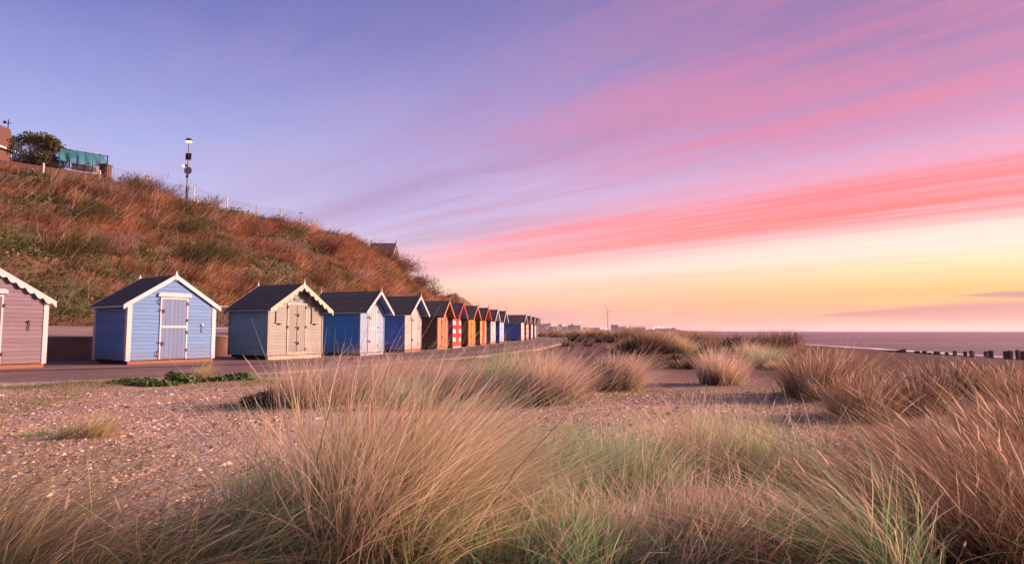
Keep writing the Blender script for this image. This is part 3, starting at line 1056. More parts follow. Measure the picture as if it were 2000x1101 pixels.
make_hut(937.5, 48.0, 79.5, 2.0, 2.3, 1.98, .80,
         dict(label='olive sided beach hut with yellow front, red door and red bargeboard', front=yellow, side=olive, trim=yellow, barge=red, os=.17, of=.42, fascia=FELT, soffit=ochre,
              door=(-.34, .36, 2.1), nboards=4, door_mat=red, frame=red, fine=False, bolts=[(-.1, 1.6), (-.1, .7)], plinth=PLY, cw=.03))
make_hut(958, 52.2, 80.5, 2.0, 2.3, 1.98, .80,
         dict(label='teal sided beach hut with white front and white bargeboard', front=white, side=teal, trim=white, barge=WHITE, os=.17, of=.42, fascia=FELT, soffit=greyb,
              door=(-.32, .45, 2.1), nboards=4, door_mat=white, frame=white, fine=False, bolts=[(-.26, 1.6), (-.26, .7)], plinth=tan, cw=.03))
make_hut(975.5, 56.2, 80.5, 2.0, 2.3, 1.98, .82,
         dict(label='cobalt blue sided beach hut with lavender front and blue soffit', front=lav, side=cobalt, trim=lav, barge=WHITE, os=.17, of=.42, fascia=FELT, soffit=cobalt,
              door=(-.34, .42, 2.1), nboards=4, door_mat=lav, frame=lav, fine=False, bolts=[(-.1, 1.3), (-.1, .5)], plinth=PLY, cw=.03))
make_hut(1017.8, 71, 80.5, 2.1, 3.2, 2.10, .72,
         dict(label='large slate blue sided beach hut with rose white front, beyond the gap', front=rosew, side=slate, trim=rosew, barge=WHITE, os=.17, of=.42, fascia=WHITE, soffit=navy,
              door=(-.34, .42, 2.1), nboards=4, stripes=[rosew, white], frame=rosew, fine=False, plinth=WHITE, cw=.03))
make_hut(1027.7, 76, 81, 2.05, 2.3, 2.05, .78,
         dict(label='red and white chequered beach hut near the end of the row', front=white, side=white, trim=white, barge=WHITE, os=.17, of=.42, fascia=FELT, soffit=red, zb=.13, pitch=.131,
              rowcol=(lambda i, z: white if band(z) else tan, lambda i, z: greyb if band(z) else red), corners=False, fine=False,
              door=(-.34, .42, 2.1), nboards=4, stripes=[orange, white], frame=white, plinth=PLY))
make_hut(1037, 81.5, 82, 2.05, 2.3, 2.05, .78,
         dict(label='rose white beach hut with dark plum side and orange soffit, third from the end', front=rosew, side=plum, trim=white, barge=WHITE, os=.17, of=.42, fascia=FELT, soffit=tan_d,
              door=(-.34, .42, 2.1), nboards=4, stripes=[pearl, white], frame=white, fine=False, plinth=PLY, cw=.03))
make_hut(1044, 88, 82, 2.05, 2.3, 2.05, .78,
         dict(label='white fronted beach hut with navy side, second from the end', front=white, side=navy, trim=white, barge=WHITE, os=.17, of=.42, fascia=FELT, soffit=greyb,
              door=(-.34, .42, 2.1), nboards=4, stripes=[greyb, white], frame=white, fine=False, plinth=PLY, cw=.03))
make_hut(1048.6, 94, 84, 2.05, 2.3, 2.05, .78,
         dict(label='plum coloured beach hut at the very end of the row', front=plum, side=plum, trim=plum, barge=WHITE, os=.17, of=.42, fascia=FELT, soffit=greyb,
              door=(-.34, .42, 2.1), nboards=4, door_mat=plum, frame=plum, fine=False, plinth=PLY, cw=.03))

# ================================================================ on the cliff top
BRICK = None
m, t, b = mat_nodes('red_brick')
br = t.nodes.new('ShaderNodeTexBrick')
t.links.new(tcoord(t, 'Object', (1, 1, 1)), br.inputs[0])
br.inputs['Scale'].default_value = 4.4
br.inputs['Color1'].default_value = (0.11, 0.042, 0.028, 1)
br.inputs['Color2'].default_value = (0.075, 0.03, 0.022, 1)
br.inputs['Mortar'].default_value = (0.14, 0.095, 0.075, 1)
br.inputs['Mortar Size'].default_value = 0.012
t.links.new(br.outputs[0], b.inputs['Base Color'])
b.inputs['Roughness'].default_value = 0.9
BRICK = m
TILE = plain('roof_tile', (0.085, 0.038, 0.03), 0.9, 0, 0.4, 7.0, 0.6, 0.03)
SLATE = plain('roof_slate', (0.07, 0.066, 0.075), 0.85, 0, 0.3, 4.0, 0.3)


def sweep_s(px):
    """position along the cliff whose crest shows at this photo column"""
    s = np.linspace(0, .8, 1600)
    c0 = hill_point(s, np.ones_like(s))
    d = c0[:, 1] * math.cos(PITCH) + (c0[:, 2] - CAM_Z) * math.sin(PITCH)
    return s[np.argmin(np.abs(1000 + F_PX * c0[:, 0] / d - px))]


def crest_at(px, u=1.0):
    return Vector(hill_point(sweep_s(px), u).tolist())


# house on the cliff top, cut by the picture edge
hs = tag(empty('house', (-51.6, 61, 11.9)), 'brick house with steep tiled roof and weather vane at the picture edge', 'house')
MB().box(-7.0, -.25, -4, 4, 0, 7.9).build('wall', BRICK, hs)
MB().prism([(0.05, 7.75), (-.55, 10.05), (-6.6, 10.5), (-7.2, 7.75)], lambda p: (p[0], -4.4, p[1]), lambda p: (p[0], 4.15, p[1])).build('roof', TILE, hs)
g = MB()
g.box(-.02, .10, -4.45, 4.25, 7.6, 7.80); g.box(-7.2, -.03, 4.16, 4.25, 7.6, 7.80)
g.build('gutter_board', WHITE, hs)
vn = MB().tube([(-.62, 3.9, 10.0), (-.62, 3.9, 11.0)], .05, 6)
vn.tube([(-1.1, 3.9, 10.62), (-.25, 3.9, 10.62)], .035, 6)
vn.box(-1.15, -.85, 3.88, 3.92, 10.58, 10.86)
vn.build('weather_vane', IRON, hs)
for zz_ in (1.5, 4.6):
    wn = MB().box(-.25, -.19, .5, 2.2, zz_, zz_ + 1.5).build('window', WHITE, hs)
    MB().box(-.189, -.18, .6, 2.1, zz_ + .1, zz_ + 1.4).build('pane', plain('dark_glass', (0.03, 0.035, 0.05), .1, bmp=0), wn)

# brick boundary wall with pier, railing, netting and the white rail behind
A0 = crest_at(-160, 1.03); A1 = crest_at(197, 1.03)
def on_line(f): return A0.lerp(A1, f)
bw_ = MB()
nb = 26
for i in range(nb):
    p, q_ = on_line(i / nb), on_line((i + 1) / nb)
    bw_.hexa([(p.x, p.y, p.z - .8), (q_.x, q_.y, q_.z - .8), (q_.x, q_.y + .24, q_.z - .8), (p.x, p.y + .24, p.z - .8)],
             [(p.x, p.y, p.z + .66), (q_.x, q_.y, q_.z + .66), (q_.x, q_.y + .24, q_.z + .66), (p.x, p.y + .24, p.z + .66)])
bwo = bw_.build('boundary_wall', BRICK)
tag(bwo, 'low red brick boundary wall along the cliff top below the railing', 'wall')
pr = tag(empty('brick_pier', A1 + Vector((.22, .1, -.6))), 'square red brick pier where the cliff top wall ends', 'pier')
MB().box(-.28, .28, -.28, .28, 0, 1.95).build('shaft', BRICK, pr)
MB().box(-.34, .34, -.34, .34, 1.951, 2.05).build('cap', BRICK, pr)
# railing
rl = tag(empty('railing', on_line(.6) + Vector((0, .9, .4))), 'dark iron railing above the brick wall, half covered in teal netting', 'railing')
r0, r1 = on_line(.42) + Vector((0, .9, .85)), on_line(.985) + Vector((0, .9, .85))
rb, bars = MB(), MB()
off = rl.location
for hgt in (.12, 1.42):
    a_, b_ = r0 - off + Vector((0, 0, hgt)), r1 - off + Vector((0, 0, hgt))
    rb = MB().tube([a_, b_], .028, 6); rb.build('rail', IRON, rl)
for i in range(13):
    p = r0.lerp(r1, i / 12) - off
    MB().tube([p, p + Vector((0, 0, 1.5))], .032, 6).build('post', IRON, rl)
for i in range(84):
    p = r0.lerp(r1, (i + .5) / 84) - off
    bars.tube([p + Vector((0, 0, .12)), p + Vector((0, 0, 1.42))], .012, 4)
bars.build('bars', IRON, rl, kind='stuff')
# netting draped over the railing
m, t, b = mat_nodes('teal_netting')
b.inputs['Base Color'].default_value = (0.012, 0.16, 0.19, 1); b.inputs['Roughness'].default_value = .8
nz = vnoise(tcoord(t, 'Object'), 1.6, 3)
tp = t.nodes.new('ShaderNodeBsdfTransparent'); mx = t.nodes.new('ShaderNodeMixShader')
t.links.new((0.42 + vsmooth(nz, .45, .6) * .4).s, mx.inputs[0]); t.links.new(tp.outputs[0], mx.inputs[1]); t.links.new(b.outputs[0], mx.inputs[2])
t.links.new(mx.outputs[0], t.nodes['Material Output'].inputs[0])
NETM = m
n0, n1 = on_line(.70) + Vector((0, .80, .85)), on_line(.99) + Vector((0, .80, .85))
kk, jj = 60, 8
nv = []
for i in range(kk):
    f = i / (kk - 1)
    p = n0.lerp(n1, f)
    topz = 1.45 - (.10 * abs(math.sin(f * 9)) if f < .82 else 0)
    if f > .93: topz = 1.45 - (f - .93) / .07 * .75
    for j in range(jj):
        g_ = j / (jj - 1)
        nv.append((p.x + (.35 * (1 - g_) if f > .93 else 0), p.y - .05 - .10 * math.sin(f * 30 + g_ * 3) * (1 - g_) - .12 * (1 - g_), p.z + .50 + (topz - .50) * g_))
nf = [(i * jj + j, (i + 1) * jj + j, (i + 1) * jj + j + 1, i * jj + j + 1) for i in range(kk - 1) for j in range(jj - 1)]
net = fast_mesh('netting', nv, nf, smooth=True)
nt_o = link('netting', net, None, NETM)
sol = nt_o.modifiers.new('cloth', 'SOLIDIFY'); sol.thickness = .006
tag(nt_o, 'teal mesh netting draped over the cliff top railing', 'netting')
# long white slatted rail behind
wr = tag(empty('white_balustrade', on_line(.84) + Vector((0, 1.6, .3))), 'low white painted balustrade glimpsed through the iron railing', 'balustrade')
w0, w1_ = on_line(.72) + Vector((0, 1.6, .95)) - wr.location, on_line(.965) + Vector((0, 1.6, .95)) - wr.location
for k in range(2):
    MB().hexa([w0 + Vector((0, 0, k * .42)), w1_ + Vector((0, 0, k * .42)), w1_ + Vector((0, .1, k * .42)), w0 + Vector((0, .1, k * .42))],
              [w0 + Vector((0, 0, k * .42 + .1)), w1_ + Vector((0, 0, k * .42 + .1)), w1_ + Vector((0, .1, k * .42 + .1)), w0 + Vector((0, .1, k * .42 + .1))]).build('rail', WHITE, wr)
bl = MB()
for i in range(30):
    p = w0.lerp(w1_, (i + .5) / 30)
    bl.box(p.x - .035, p.x + .035, p.y + .02, p.y + .08, p.z + .1, p.z + .42)
bl.build('balusters', WHITE, wr, kind='stuff')
# white marker posts
for px, lab in ((85, 'short white marker post in front of the tree'), (194, 'short white marker post beside the brick pier')):
    p = crest_at(px, .985)
    o = MB().tube([(0, 0, -.3), (0, 0, .95)], .055, 8)
    o.box(-.07, .07, -.07, .07, .72, .76)
    oo = o.build('marker_post', WHITE); oo.location = p
    tag(oo, lab, 'post', 'white posts on the cliff edge')

# wire fence along the crest
fx = [205, 245, 285, 330, 378, 411, 443, 473, 500, 525, 547, 568, 587, 610, 632]
fpts = [crest_at(p, 1.0) for p in fx]
fr_ = tag(empty('wire_fence', fpts[0]), 'thin wire mesh fence with pale posts along the cliff crest', 'fence')
off = fpts[0]
big = {285, 378, 443, 500, 547, 587, 610}
for px, p in zip(fx, fpts):
    if px in big:
        mb = MB().tube([p - off - Vector((0, 0, .4)), p - off + Vector((0, 0, 1.35))], .055, 6)
        if px in (285, 587):
            mb.tube([p - off + Vector((0, 0, .9)), p - off + Vector((.55, .2, -.3))], .035, 5)
            mb.tube([p - off + Vector((0, 0, .9)), p - off + Vector((-.55, -.2, -.3))], .035, 5)
            mb.box(p.x - off.x - .22, p.x - off.x + .22, p.y - off.y - .03, p.y - off.y + .03, p.z - off.z + 1.33, p.z - off.z + 1.38)
        mb.build('post', WHITE if px < 500 else CONC, fr_)
wm = MB()
for a_, b_ in zip(fpts[:-1], fpts[1:]):
    a_, b_ = a_ - off, b_ - off
    for hgt in (.1, .3, .5, .7, .9, 1.1, 1.25):
        wm.tube([a_ + Vector((0, 0, hgt)), b_ + Vector((0, 0, hgt))], .011, 3, cap=False)
    n_ = max(2, int((b_ - a_).length / .25))
    for k in range(n_):
        p = a_.lerp(b_, k / n_)
        wm.tube([p + Vector((0, 0, .05)), p + Vector((0, 0, 1.25))], .008, 3, cap=False)
wm.build('wire_mesh', STEEL, fr_, kind='stuff')

# street lamp with signs
lp = crest_at(365, 1.02)
L = tag(empty('street_lamp', lp - Vector((0, 0, .2))), 'tall street lamp with domed lit head and sign backs, on the cliff edge', 'street lamp')
MB().tube([(0, 0, -.4), (0, 0, 1.6)], .11, 10).build('base', IRON, L)
MB().tube([(0, 0, 1.6), (0.02, 0, 5.45)], [.065, .05], 10).build('pole', plain('lamp_pole', (.11, .085, .08), .5, .3), L)
hd = MB()
rings = [(.30, 5.45), (.29, 5.52), (.24, 5.62), (.15, 5.70), (.04, 5.73)]
hd.tube([(0.0, 0, z) for _, z in rings], [r_ for r_, _ in rings], 14)
hd.build('lamp_head', IRON, L)
MB().tube([(0, 0, 5.36), (0, 0, 5.445)], [.18, .27], 12).build('lamp_lens', glow('lamp_glow', (1.0, .56, .22), 2), L)
for sx_ in (-.17, .12):
    MB().box(sx_, sx_ + .16, -.14, -.02, 3.85, 4.40).build('control_box', IRON, L)
dsc = MB().tube([(0.06, -.10, 2.92), (0.06, -.075, 2.92)], .33, 24)
dsc.build('round_sign', plain('sign_back', (.26, .18, .17), .5, .2, .2, 4, 0), L)
MB().box(-.09, .09, -.12, -.07, 2.3, 2.55).build('plate', IRON, L)
MB().tube([(0, 0, 3.35), (-.22, -.1, 3.37)], [.05, .13], 10).build('side_lamp', IRON, L)
MB().tube([(-.27, -.12, 3.33), (-.38, -.14, 3.31)], [.08, .07], 8).build('side_lamp_lens', glow('lamp_white', (1.0, .80, .50), 2.5), L)
# two low lights behind the fence
for px, dzl, col_, lab in ((379, .50, 'lamp_white', 'low bright light behind the fence near the street lamp'), (387, .30, 'lamp_glow', 'dim low light just beyond the bright one behind the fence')):
    p = crest_at(px, 1.03)
    o = tag(empty('path_light', p), lab, 'path light', 'low lights behind the fence')
    MB().tube([(0, 0, -.3), (0, 0, dzl)], .04, 6).build('stem', IRON, o)
    MB().tube([(0, 0, dzl), (0, 0, dzl + .16)], [.07, .06], 8).build('lens', MATS[col_], o)

# roof of a house beyond the hill
rh = tag(empty('house', (-24.4, 120, 9.7)), 'grey slate house roof showing over the far shoulder of the hill', 'house')
MB().box(-2.1, 2.55, -4, 4, 0, 4.6).build('wall', BRICK, rh)
MB().prism([(-4.5, 4.6), (0, 7.9), (4.5, 4.6)], lambda p: (-2.3, p[0], p[1]), lambda p: (2.6, p[0], p[1])).build('roof', SLATE, rh)
vb = MB()
vb.hexa([(2.6, -4.6, 4.5), (2.6, 0, 7.95), (2.6, 0, 7.7), (2.6, -4.6, 4.3)], [(2.66, -4.6, 4.5), (2.66, 0, 7.95), (2.66, 0, 7.7), (2.66, -4.6, 4.3)])
vb.hexa([(2.6, 4.6, 4.5), (2.6, 0, 7.95), (2.6, 0, 7.7), (2.6, 4.6, 4.3)], [(2.66, 4.6, 4.5), (2.66, 0, 7.95), (2.66, 0, 7.7), (2.66, 4.6, 4.3)])
vb.build('verge_board', WHITE, rh)
MB().tube([(2.5, 0, 7.9), (2.5, 0, 8.35)], .09, 6).build('chimney_pot', TILE, rh)
MB().tube([(-2.2, 0, 7.9), (-2.2, 0, 8.45)], .05, 6).build('finial', IRON, rh)
p = crest_at(846, 1.02)
oo = MB().tube([(0, 0, -.4), (0, 0, 1.1)], .07, 6)
oo.tube([(0, 0, 1.1), (0, 0, 1.35)], [.16, .12], 8)
o = oo.build('bollard_light', IRON); o.location = p
tag(o, 'small dark post standing alone on the low end of the hill', 'post')

# crowd barrier on the path between two huts
cb = tag(empty('crowd_barrier', (-12.45, 27.6, .98), R(52)), 'galvanised crowd barrier on the path between the pale blue and sage huts', 'barrier')
MB().tube([(-1.1, 0, .18), (-1.1, 0, 1.05), (-1.0, 0, 1.12), (1.0, 0, 1.12), (1.1, 0, 1.05), (1.1, 0, .18), (-1.1, 0, .18)], .03, 6, cap=False).build('frame', STEEL, cb)
bb = MB()
for i in range(18):
    xx = -1.0 + 2.0 * i / 17
    bb.tube([(xx, 0, .18), (xx, 0, 1.12)], .012, 4)
bb.build('bars', STEEL, cb, kind='stuff')
for xx in (-.8, .8):
    MB().tube([(xx, -.32, 0.0), (xx, 0, .2), (xx, .32, 0.0)], .02, 6).build('foot', STEEL, cb)

# ================================================================ groynes, beacons
POST = plain('weathered_oak', (0.055, 0.035, 0.032), .9, 0, .4, 6, .6, .02)
near = [(1789, 8, .86), (1801, 6, .92), (1812, 4.5, .60), (1826, 8, .88), (1845, 4.5, .68), (1859, 5, .95), (1881, 4.5, .80), (1895, 6, .95),
        (1920, 5, .85), (1931, 6, 1.0), (1958, 5.5, .92), (1967, 6, 1.0), (1982, 6, 1.1), (1990.5, 6, .88), (2001, 6, 1.1), (2018, 6, 1.0), (2031, 6, 1.1), (2050, 6, 1.0), (2068, 6, 1.05)]
labs = ['stubby dark groyne post nearest the fallen beam', 'second groyne post out from the fallen beam, squared top', 'lowest stump in the near groyne', 'broad blocky groyne post after the low stump']
GY0 = 69.0
ORD = 'first second third fourth fifth sixth seventh eighth ninth tenth eleventh twelfth thirteenth fourteenth fifteenth sixteenth seventeenth eighteenth nineteenth twentieth'.split()
for i, (px, wpx, tp_) in enumerate(near):
    x = (px - 1000) / F_PX * GY0
    gz = float(ground_z(x, GY0))
    top = CAM_Z - 37.2 * GY0 / F_PX + (tp_ - 1.0) * .55
    ww_ = wpx * GY0 / F_PX / 2
    mb = MB()
    y0 = random.uniform(-.12, .12)
    rr = [(-ww_, -ww_), (ww_, -ww_), (ww_, ww_), (-ww_, ww_)]
    tl = random.uniform(-.04, .04)
    mb.hexa([(q_[0] * .92, q_[1], -.5) for q_ in rr], [(q_[0] + tl, q_[1], (top - gz) * .93) for q_ in rr])
    mb.hexa([(q_[0] * 1.0 + tl, q_[1], (top - gz) * .93 + .002) for q_ in rr], [(q_[0] * .8 + tl * 1.3, q_[1] * .85, top - gz + random.uniform(-.03, .03)) for q_ in rr])
    o = mb.build('groyne_post', POST); o.location = (x, GY0 + y0, gz); o.rotation_euler = (0, 0, random.uniform(-.3, .3))
    tag(o, labs[i] if i < 4 else ('%s weathered post of the near groyne, counting out from the fallen beam' % ORD[i]), 'post', 'posts of the near groyne')
x0, x1 = (1724 - 1000) / F_PX * GY0, (1764 - 1000) / F_PX * GY0
mb = MB()
z0, z1 = float(ground_z(x0, GY0)), float(ground_z(x1, GY0))
mb.hexa([(0, -.15, -.1), (x1 - x0, -.15, z1 - z0 + .05), (x1 - x0, .15, z1 - z0 + .05), (0, .15, -.1)],
        [(0, -.15, .13), (x1 - x0, -.15, .19), (x1 - x0, .15, .19), (0, .15, .13)])
mb.box(x1 - x0 - .35, x1 - x0 - .05, -.2, .2, z1 - z0 - .2, .27)
o = mb.build('groyne_beam', POST); o.location = (x0, GY0, z0)
tag(o, 'long dark timber beam lying on the shingle at the groyne head', 'beam')
FY = 168.0
fk = 0
for px, tp_ in ((1352, .8), (1402, .5), (1412, .7), (1421, .7), (1431, .5), (1453, .9), (1462, 1), (1471, .95), (1479.5, 1), (1488, .95), (1495, 1), (1503.5, 1.05), (1511.5, 1), (1520, 1.05), (1527.5, .95), (1536, 1), (1544, 1)):
    if px < 1400: continue
    fk = fk + 1
    x = (px - 1000) / F_PX * FY
    gz = float(ground_z(x, FY))
    top = CAM_Z - 15.2 * FY / F_PX + (tp_ - 1) * .5
    w_ = .24 if px != 1544 else .5
    mb = MB().hexa([(-w_ / 2, -.15, -.5), (w_ / 2, -.15, -.5), (w_ / 2, .15, -.5), (-w_ / 2, .15, -.5)],
                   [(-w_ * .44, -.13, top - gz), (w_ * .44, -.13, top - gz + .04), (w_ * .44, .13, top - gz), (-w_ * .44, .13, top - gz)])
    o = mb.build('groyne_post', POST); o.location = (x, FY, gz)
    tag(o, '%s small post of the far groyne, counting back from the basket topped beacon' % ORD[16 - fk], 'post', 'posts of the far groyne')


def beacon(px, Y, ztop, zbot, lab, k=1.0):
    x = (px - 1000) / F_PX * Y
    r_ = tag(empty('groyne_beacon', (x, Y, zbot)), lab, 'beacon', 'beacons at the groyne ends')
    h = ztop - zbot
    MB().tube([(0, 0, -.5), (0, 0, h - .5 * k)], .09 * k, 8).build('pole', POST, r_)
    MB().tube([(0, 0, h - .5 * k), (0, 0, h - .45 * k), (0, 0, h - .02), (0, 0, h)], [.12 * k, .28 * k, .28 * k, .1 * k], 10).build('basket', POST, r_)
    MB().box(-.16 * k, .16 * k, -.1, .1, .2, 1.0 * k).build('collar', POST, r_)
    return r_


bz = float(ground_z((1552 - 1000) / F_PX * FY, FY))
b_ = beacon(1552, FY, CAM_Z - 3.2 * FY / F_PX, bz, 'dark beacon pole with basket top at the end of the far groyne')
MB().tube([(0, 0, 1.6), (-1.6, -.1, .1)], .04, 5).build('stay', POST, b_)
beacon(1351, 300, CAM_Z - 3.0 * 300 / F_PX, -2.0, 'tiny beacon pole above the dunes, further along the shore', 1.2)

# ================================================================ far shore: town, turbine
def far_x(px, Y): return (px - 1000) / F_PX * Y


TY = 2400.0
hl = MB()
prof = [(1010, 3), (1050, 5), (1150, 4), (1230, 4), (1262, 4.5), (1285, 6), (1300, 9), (1316, 11.5), (1319, 12), (1322, 8), (1330, 4), (1343, 1.0)]
for (pa, ha), (pb, hb) in zip(prof[:-1], prof[1:]):
    xa, xb = far_x(pa, TY), far_x(pb, TY)
    hl.hexa([(xa, TY, -3), (xb, TY, -3), (xb, TY + 300, -3), (xa, TY + 300, -3)], [(xa, TY + 10, ha), (xb, TY + 10, hb), (xb, TY + 290, hb), (xa, TY + 290, ha)])
tag(hl.build('headland', plain('headland_ground', (0.09, 0.055, 0.05), .95, 0, .3, .05, .3)), kind='structure')
mPale = plain('pale_render', (.34, .27, .27), .8, 0, .15, .2, 0)
mGrey = plain('grey_render', (.22, .17, .19), .8, 0, .15, .2, 0)
mBrick = plain('town_brick', (.25, .10, .08), .85, 0, .2, .3, 0)
mGlass = plain('town_window', (.04, .035, .05), .25, 0, .1, 1, 0)
TB = [(1052, 1070, 631.5, mPale, 'gable', 'long pale shed with shallow gable roof next to the last hut'), (1071, 1075.5, 630, mBrick, 'flat', 'narrow brick block rising beside the pale gabled shed'),
      (1076, 1089, 636, mPale, 'flat', 'low pale waterfront block lit by orange lamps'), (1091, 1098, 632.8, mGrey, 'flat', 'small grey cube-like block past the orange lamps'),
      (1099, 1108, 637, mBrick, 'gable', 'low brick gabled building among the orange lamps'), (1109.5, 1117, 634, mGrey, 'flat', 'stepped grey block with a low flat roof'),
      (1117.5, 1120, 631, mGrey, 'tower', 'thin grey tower rising from the flat roofed block'), (1120.5, 1134, 634.5, mPale, 'flat', 'wide pale flat roofed building east of the thin tower'),
      (1139, 1150, 638, mGrey, 'gable', 'long low gabled shed west of the wind turbine'), (1151, 1172, 638.6, mBrick, 'gable', 'low dark brick shed at the foot of the wind turbine'),
      (1195, 1208, 632.6, mGrey, 'tall', 'tall grey block with stepped roof, highest building past the turbine'), (1208.5, 1222, 636.6, mPale, 'gable', 'pale gabled warehouse against the tall grey block'),
      (1223, 1240, 637.4, mGrey, 'gable', 'long grey warehouse between the bright harbour lamps'), (1241, 1261, 637.8, mPale, 'gable', 'long pale warehouse nearest the harbour mouth'), (1309, 1319, 639.2, mBrick, 'flat', 'squat brick hut on the tip of the headland')]
for pa, pb, ty, mt, kind, lab in TB:
    xa, xb = far_x(pa, TY - 20), far_x(pb, TY - 20)
    H_ = CAM_Z + (646 - ty) * TY / F_PX
    w_ = xb - xa
    r_ = tag(empty('town_building', ((xa + xb) / 2, TY, 2)), lab, 'building', 'buildings of the far town')
    h = H_ - 2
    if kind == 'gable':
        MB().box(-w_ / 2, w_ / 2, -8, 14, 0, h * .72).build('wall', mt, r_)
        MB().prism([(-8.6, h * .72), (3, h), (14.6, h * .72)], lambda p: (-w_ / 2 - .6, p[0], p[1]), lambda p: (w_ / 2 + .6, p[0], p[1])).build('roof', mGrey, r_)
    elif kind == 'tall':
        MB().box(-w_ / 2, w_ / 2, -8, 14, 0, h * .88).build('wall', mt, r_)
        MB().box(-w_ / 2 + 2, -w_ / 2 + 8, -6, 8, h * .88 + .01, h).build('roof_block', mGrey, r_)
        MB().box(w_ / 2 - 9, w_ / 2 - 1, -6, 8, h * .88 + .01, h * .97).build('roof_block', mPale, r_)
    else:
        MB().box(-w_ / 2, w_ / 2, -8, 14, 0, h * .95).build('wall', mt, r_)
        MB().box(-w_ / 2 - .5, w_ / 2 + .5, -8.5, 14.5, h * .95 + .01, h).build('roof', mGrey, r_)
    wn = MB()
    for fl_ in range(max(1, int(h * .7 / 4))):
        for k in range(max(1, int(w_ / 5))):
            wn.box(-w_ / 2 + 1.5 + k * 5, -w_ / 2 + 3.6 + k * 5, -8.08, -8.001, 1.4 + fl_ * 4, 3.0 + fl_ * 4)
    wn.build('windows', mGlass, r_, kind='stuff')
go, gw = glow('sodium_lamp', (1.0, .50, .12), 3), glow('floodlight_white', (1.0, .92, .78), 4)
LT = [(1066, 639, go, .9), (1072, 636, go, 1), (1078, 635, go, 1.2), (1082, 636.5, go, 1), (1087, 635.5, go, 1), (1092, 638.5, go, .8), (1099, 635, go, 1.1), (1103, 634.5, go, .8), (1070, 640, gw, .6), (1096, 640, go, .7),
      (1133.5, 628, gw, .8), (1148, 640, go, .8), (1175, 640, gw, .6), (1184, 640.5, gw, 1), (1225, 638.5, gw, 1.1), (1232, 640, gw, 1.3), (1236, 639, gw, .8), (1276, 641, gw, 1.9), (1280, 637.5, gw, 1.6), (1286, 637.8, gw, 1.5), (1293, 639, gw, 1.3), (1308, 640, gw, 1.1), (1263, 640.5, gw, .6)]
cnt = {go: 0, gw: 0}
for px, py, mt, k in sorted(LT, key=lambda q: q[0]):
    k *= .7
    cnt[mt] += 1
    Y = TY - 60
    z = CAM_Z + (646 - py) * Y / F_PX
    r_ = tag(empty('harbour_lamp', (far_x(px, Y), Y, 1.0)), '%s lit lamp mast of the far town, %s one counting from the last beach hut' % ('orange' if mt is go else 'white', ORD[cnt[mt] - 1]), 'lamp', 'orange lamps of the far town' if mt is go else 'white lamps of the far harbour')
    MB().tube([(0, 0, -3), (0, 0, z - 1)], .25, 5).build('mast', mGrey, r_)
    MB().tube([(0, -.5, z - 2 - .4 * k), (0, -.5, z - 1), (0, -.5, z - .4 + .5 * k)], [.5 * k, 1.25 * k, .4 * k], 8).build('lamp', mt, r_)
for px, ty, lab in ((1060, 618, 'tall thin radio mast behind the last hut'), (1266, 633.5, 'thin dark mast beside the harbour warehouses'), (1269.5, 635, 'shorter dark mast beside the harbour warehouses'), (1286.5, 627, 'thin mast above the white harbour lamps')):
    r_ = MB().tube([(0, 0, -3), (0, 0, (646 - ty) * TY / F_PX)], [.5, .25], 5)
    r_.tube([(0, 0, (646 - ty) * TY / F_PX), (0, 0, (646 - ty) * TY / F_PX + 1.5)], [.6, .5], 6)
    o = r_.build('mast', mGrey); o.location = (far_x(px, TY), TY - 30, CAM_Z)
    tag(o, lab, 'mast')
# wind turbine
WY = 2480.0
hubz = CAM_Z + (646 - 606.5) * WY / F_PX
wt = tag(empty('wind_turbine', (far_x(1186.8, WY), WY, 0)), 'three bladed wind turbine standing over the far town', 'wind turbine')
mT = plain('turbine_paint', (.20, .13, .15), .5, 0, .05, 1, 0)
MB().tube([(0, 0, -2), (0, 0, hubz - 1)], [2.2, 1.3], 12).build('tower', mT, wt)
MB().box(-1.8, 1.8, -4, 6, hubz - 1.8, hubz + 1.8).build('nacelle', mT, wt)
MB().tube([(0, -4.0, hubz), (0, -5.2, hubz), (0, -6.4, hubz)], [1.7, 1.5, .4], 10).build('hub', mT, wt)
for ang in (117, -5, 237):
    a_ = R(ang)
    dv = Vector((math.cos(a_), 0, math.sin(a_))); nv_ = Vector((-math.sin(a_), 0, math.cos(a_)))
    o_ = Vector((0, -5.2, hubz))
    st = [(1.2, .8, .5), (6, 1.7, .45), (20, 1.2, .3), (36, .45, .12)]
    mb = MB()
    for (ra, wa, ta), (rb_, wb, tb) in zip(st[:-1], st[1:]):
        ring = lambda r_, w_, t_: [o_ + dv * r_ + nv_ * w_ * .4, o_ + dv * r_ + Vector((0, -t_, 0)), o_ + dv * r_ - nv_ * w_ * .6, o_ + dv * r_ + Vector((0, t_, 0))]
        mb.hexa(ring(ra, wa, ta), ring(rb_, wb, tb))
    mb.build('blade', mT, wt)

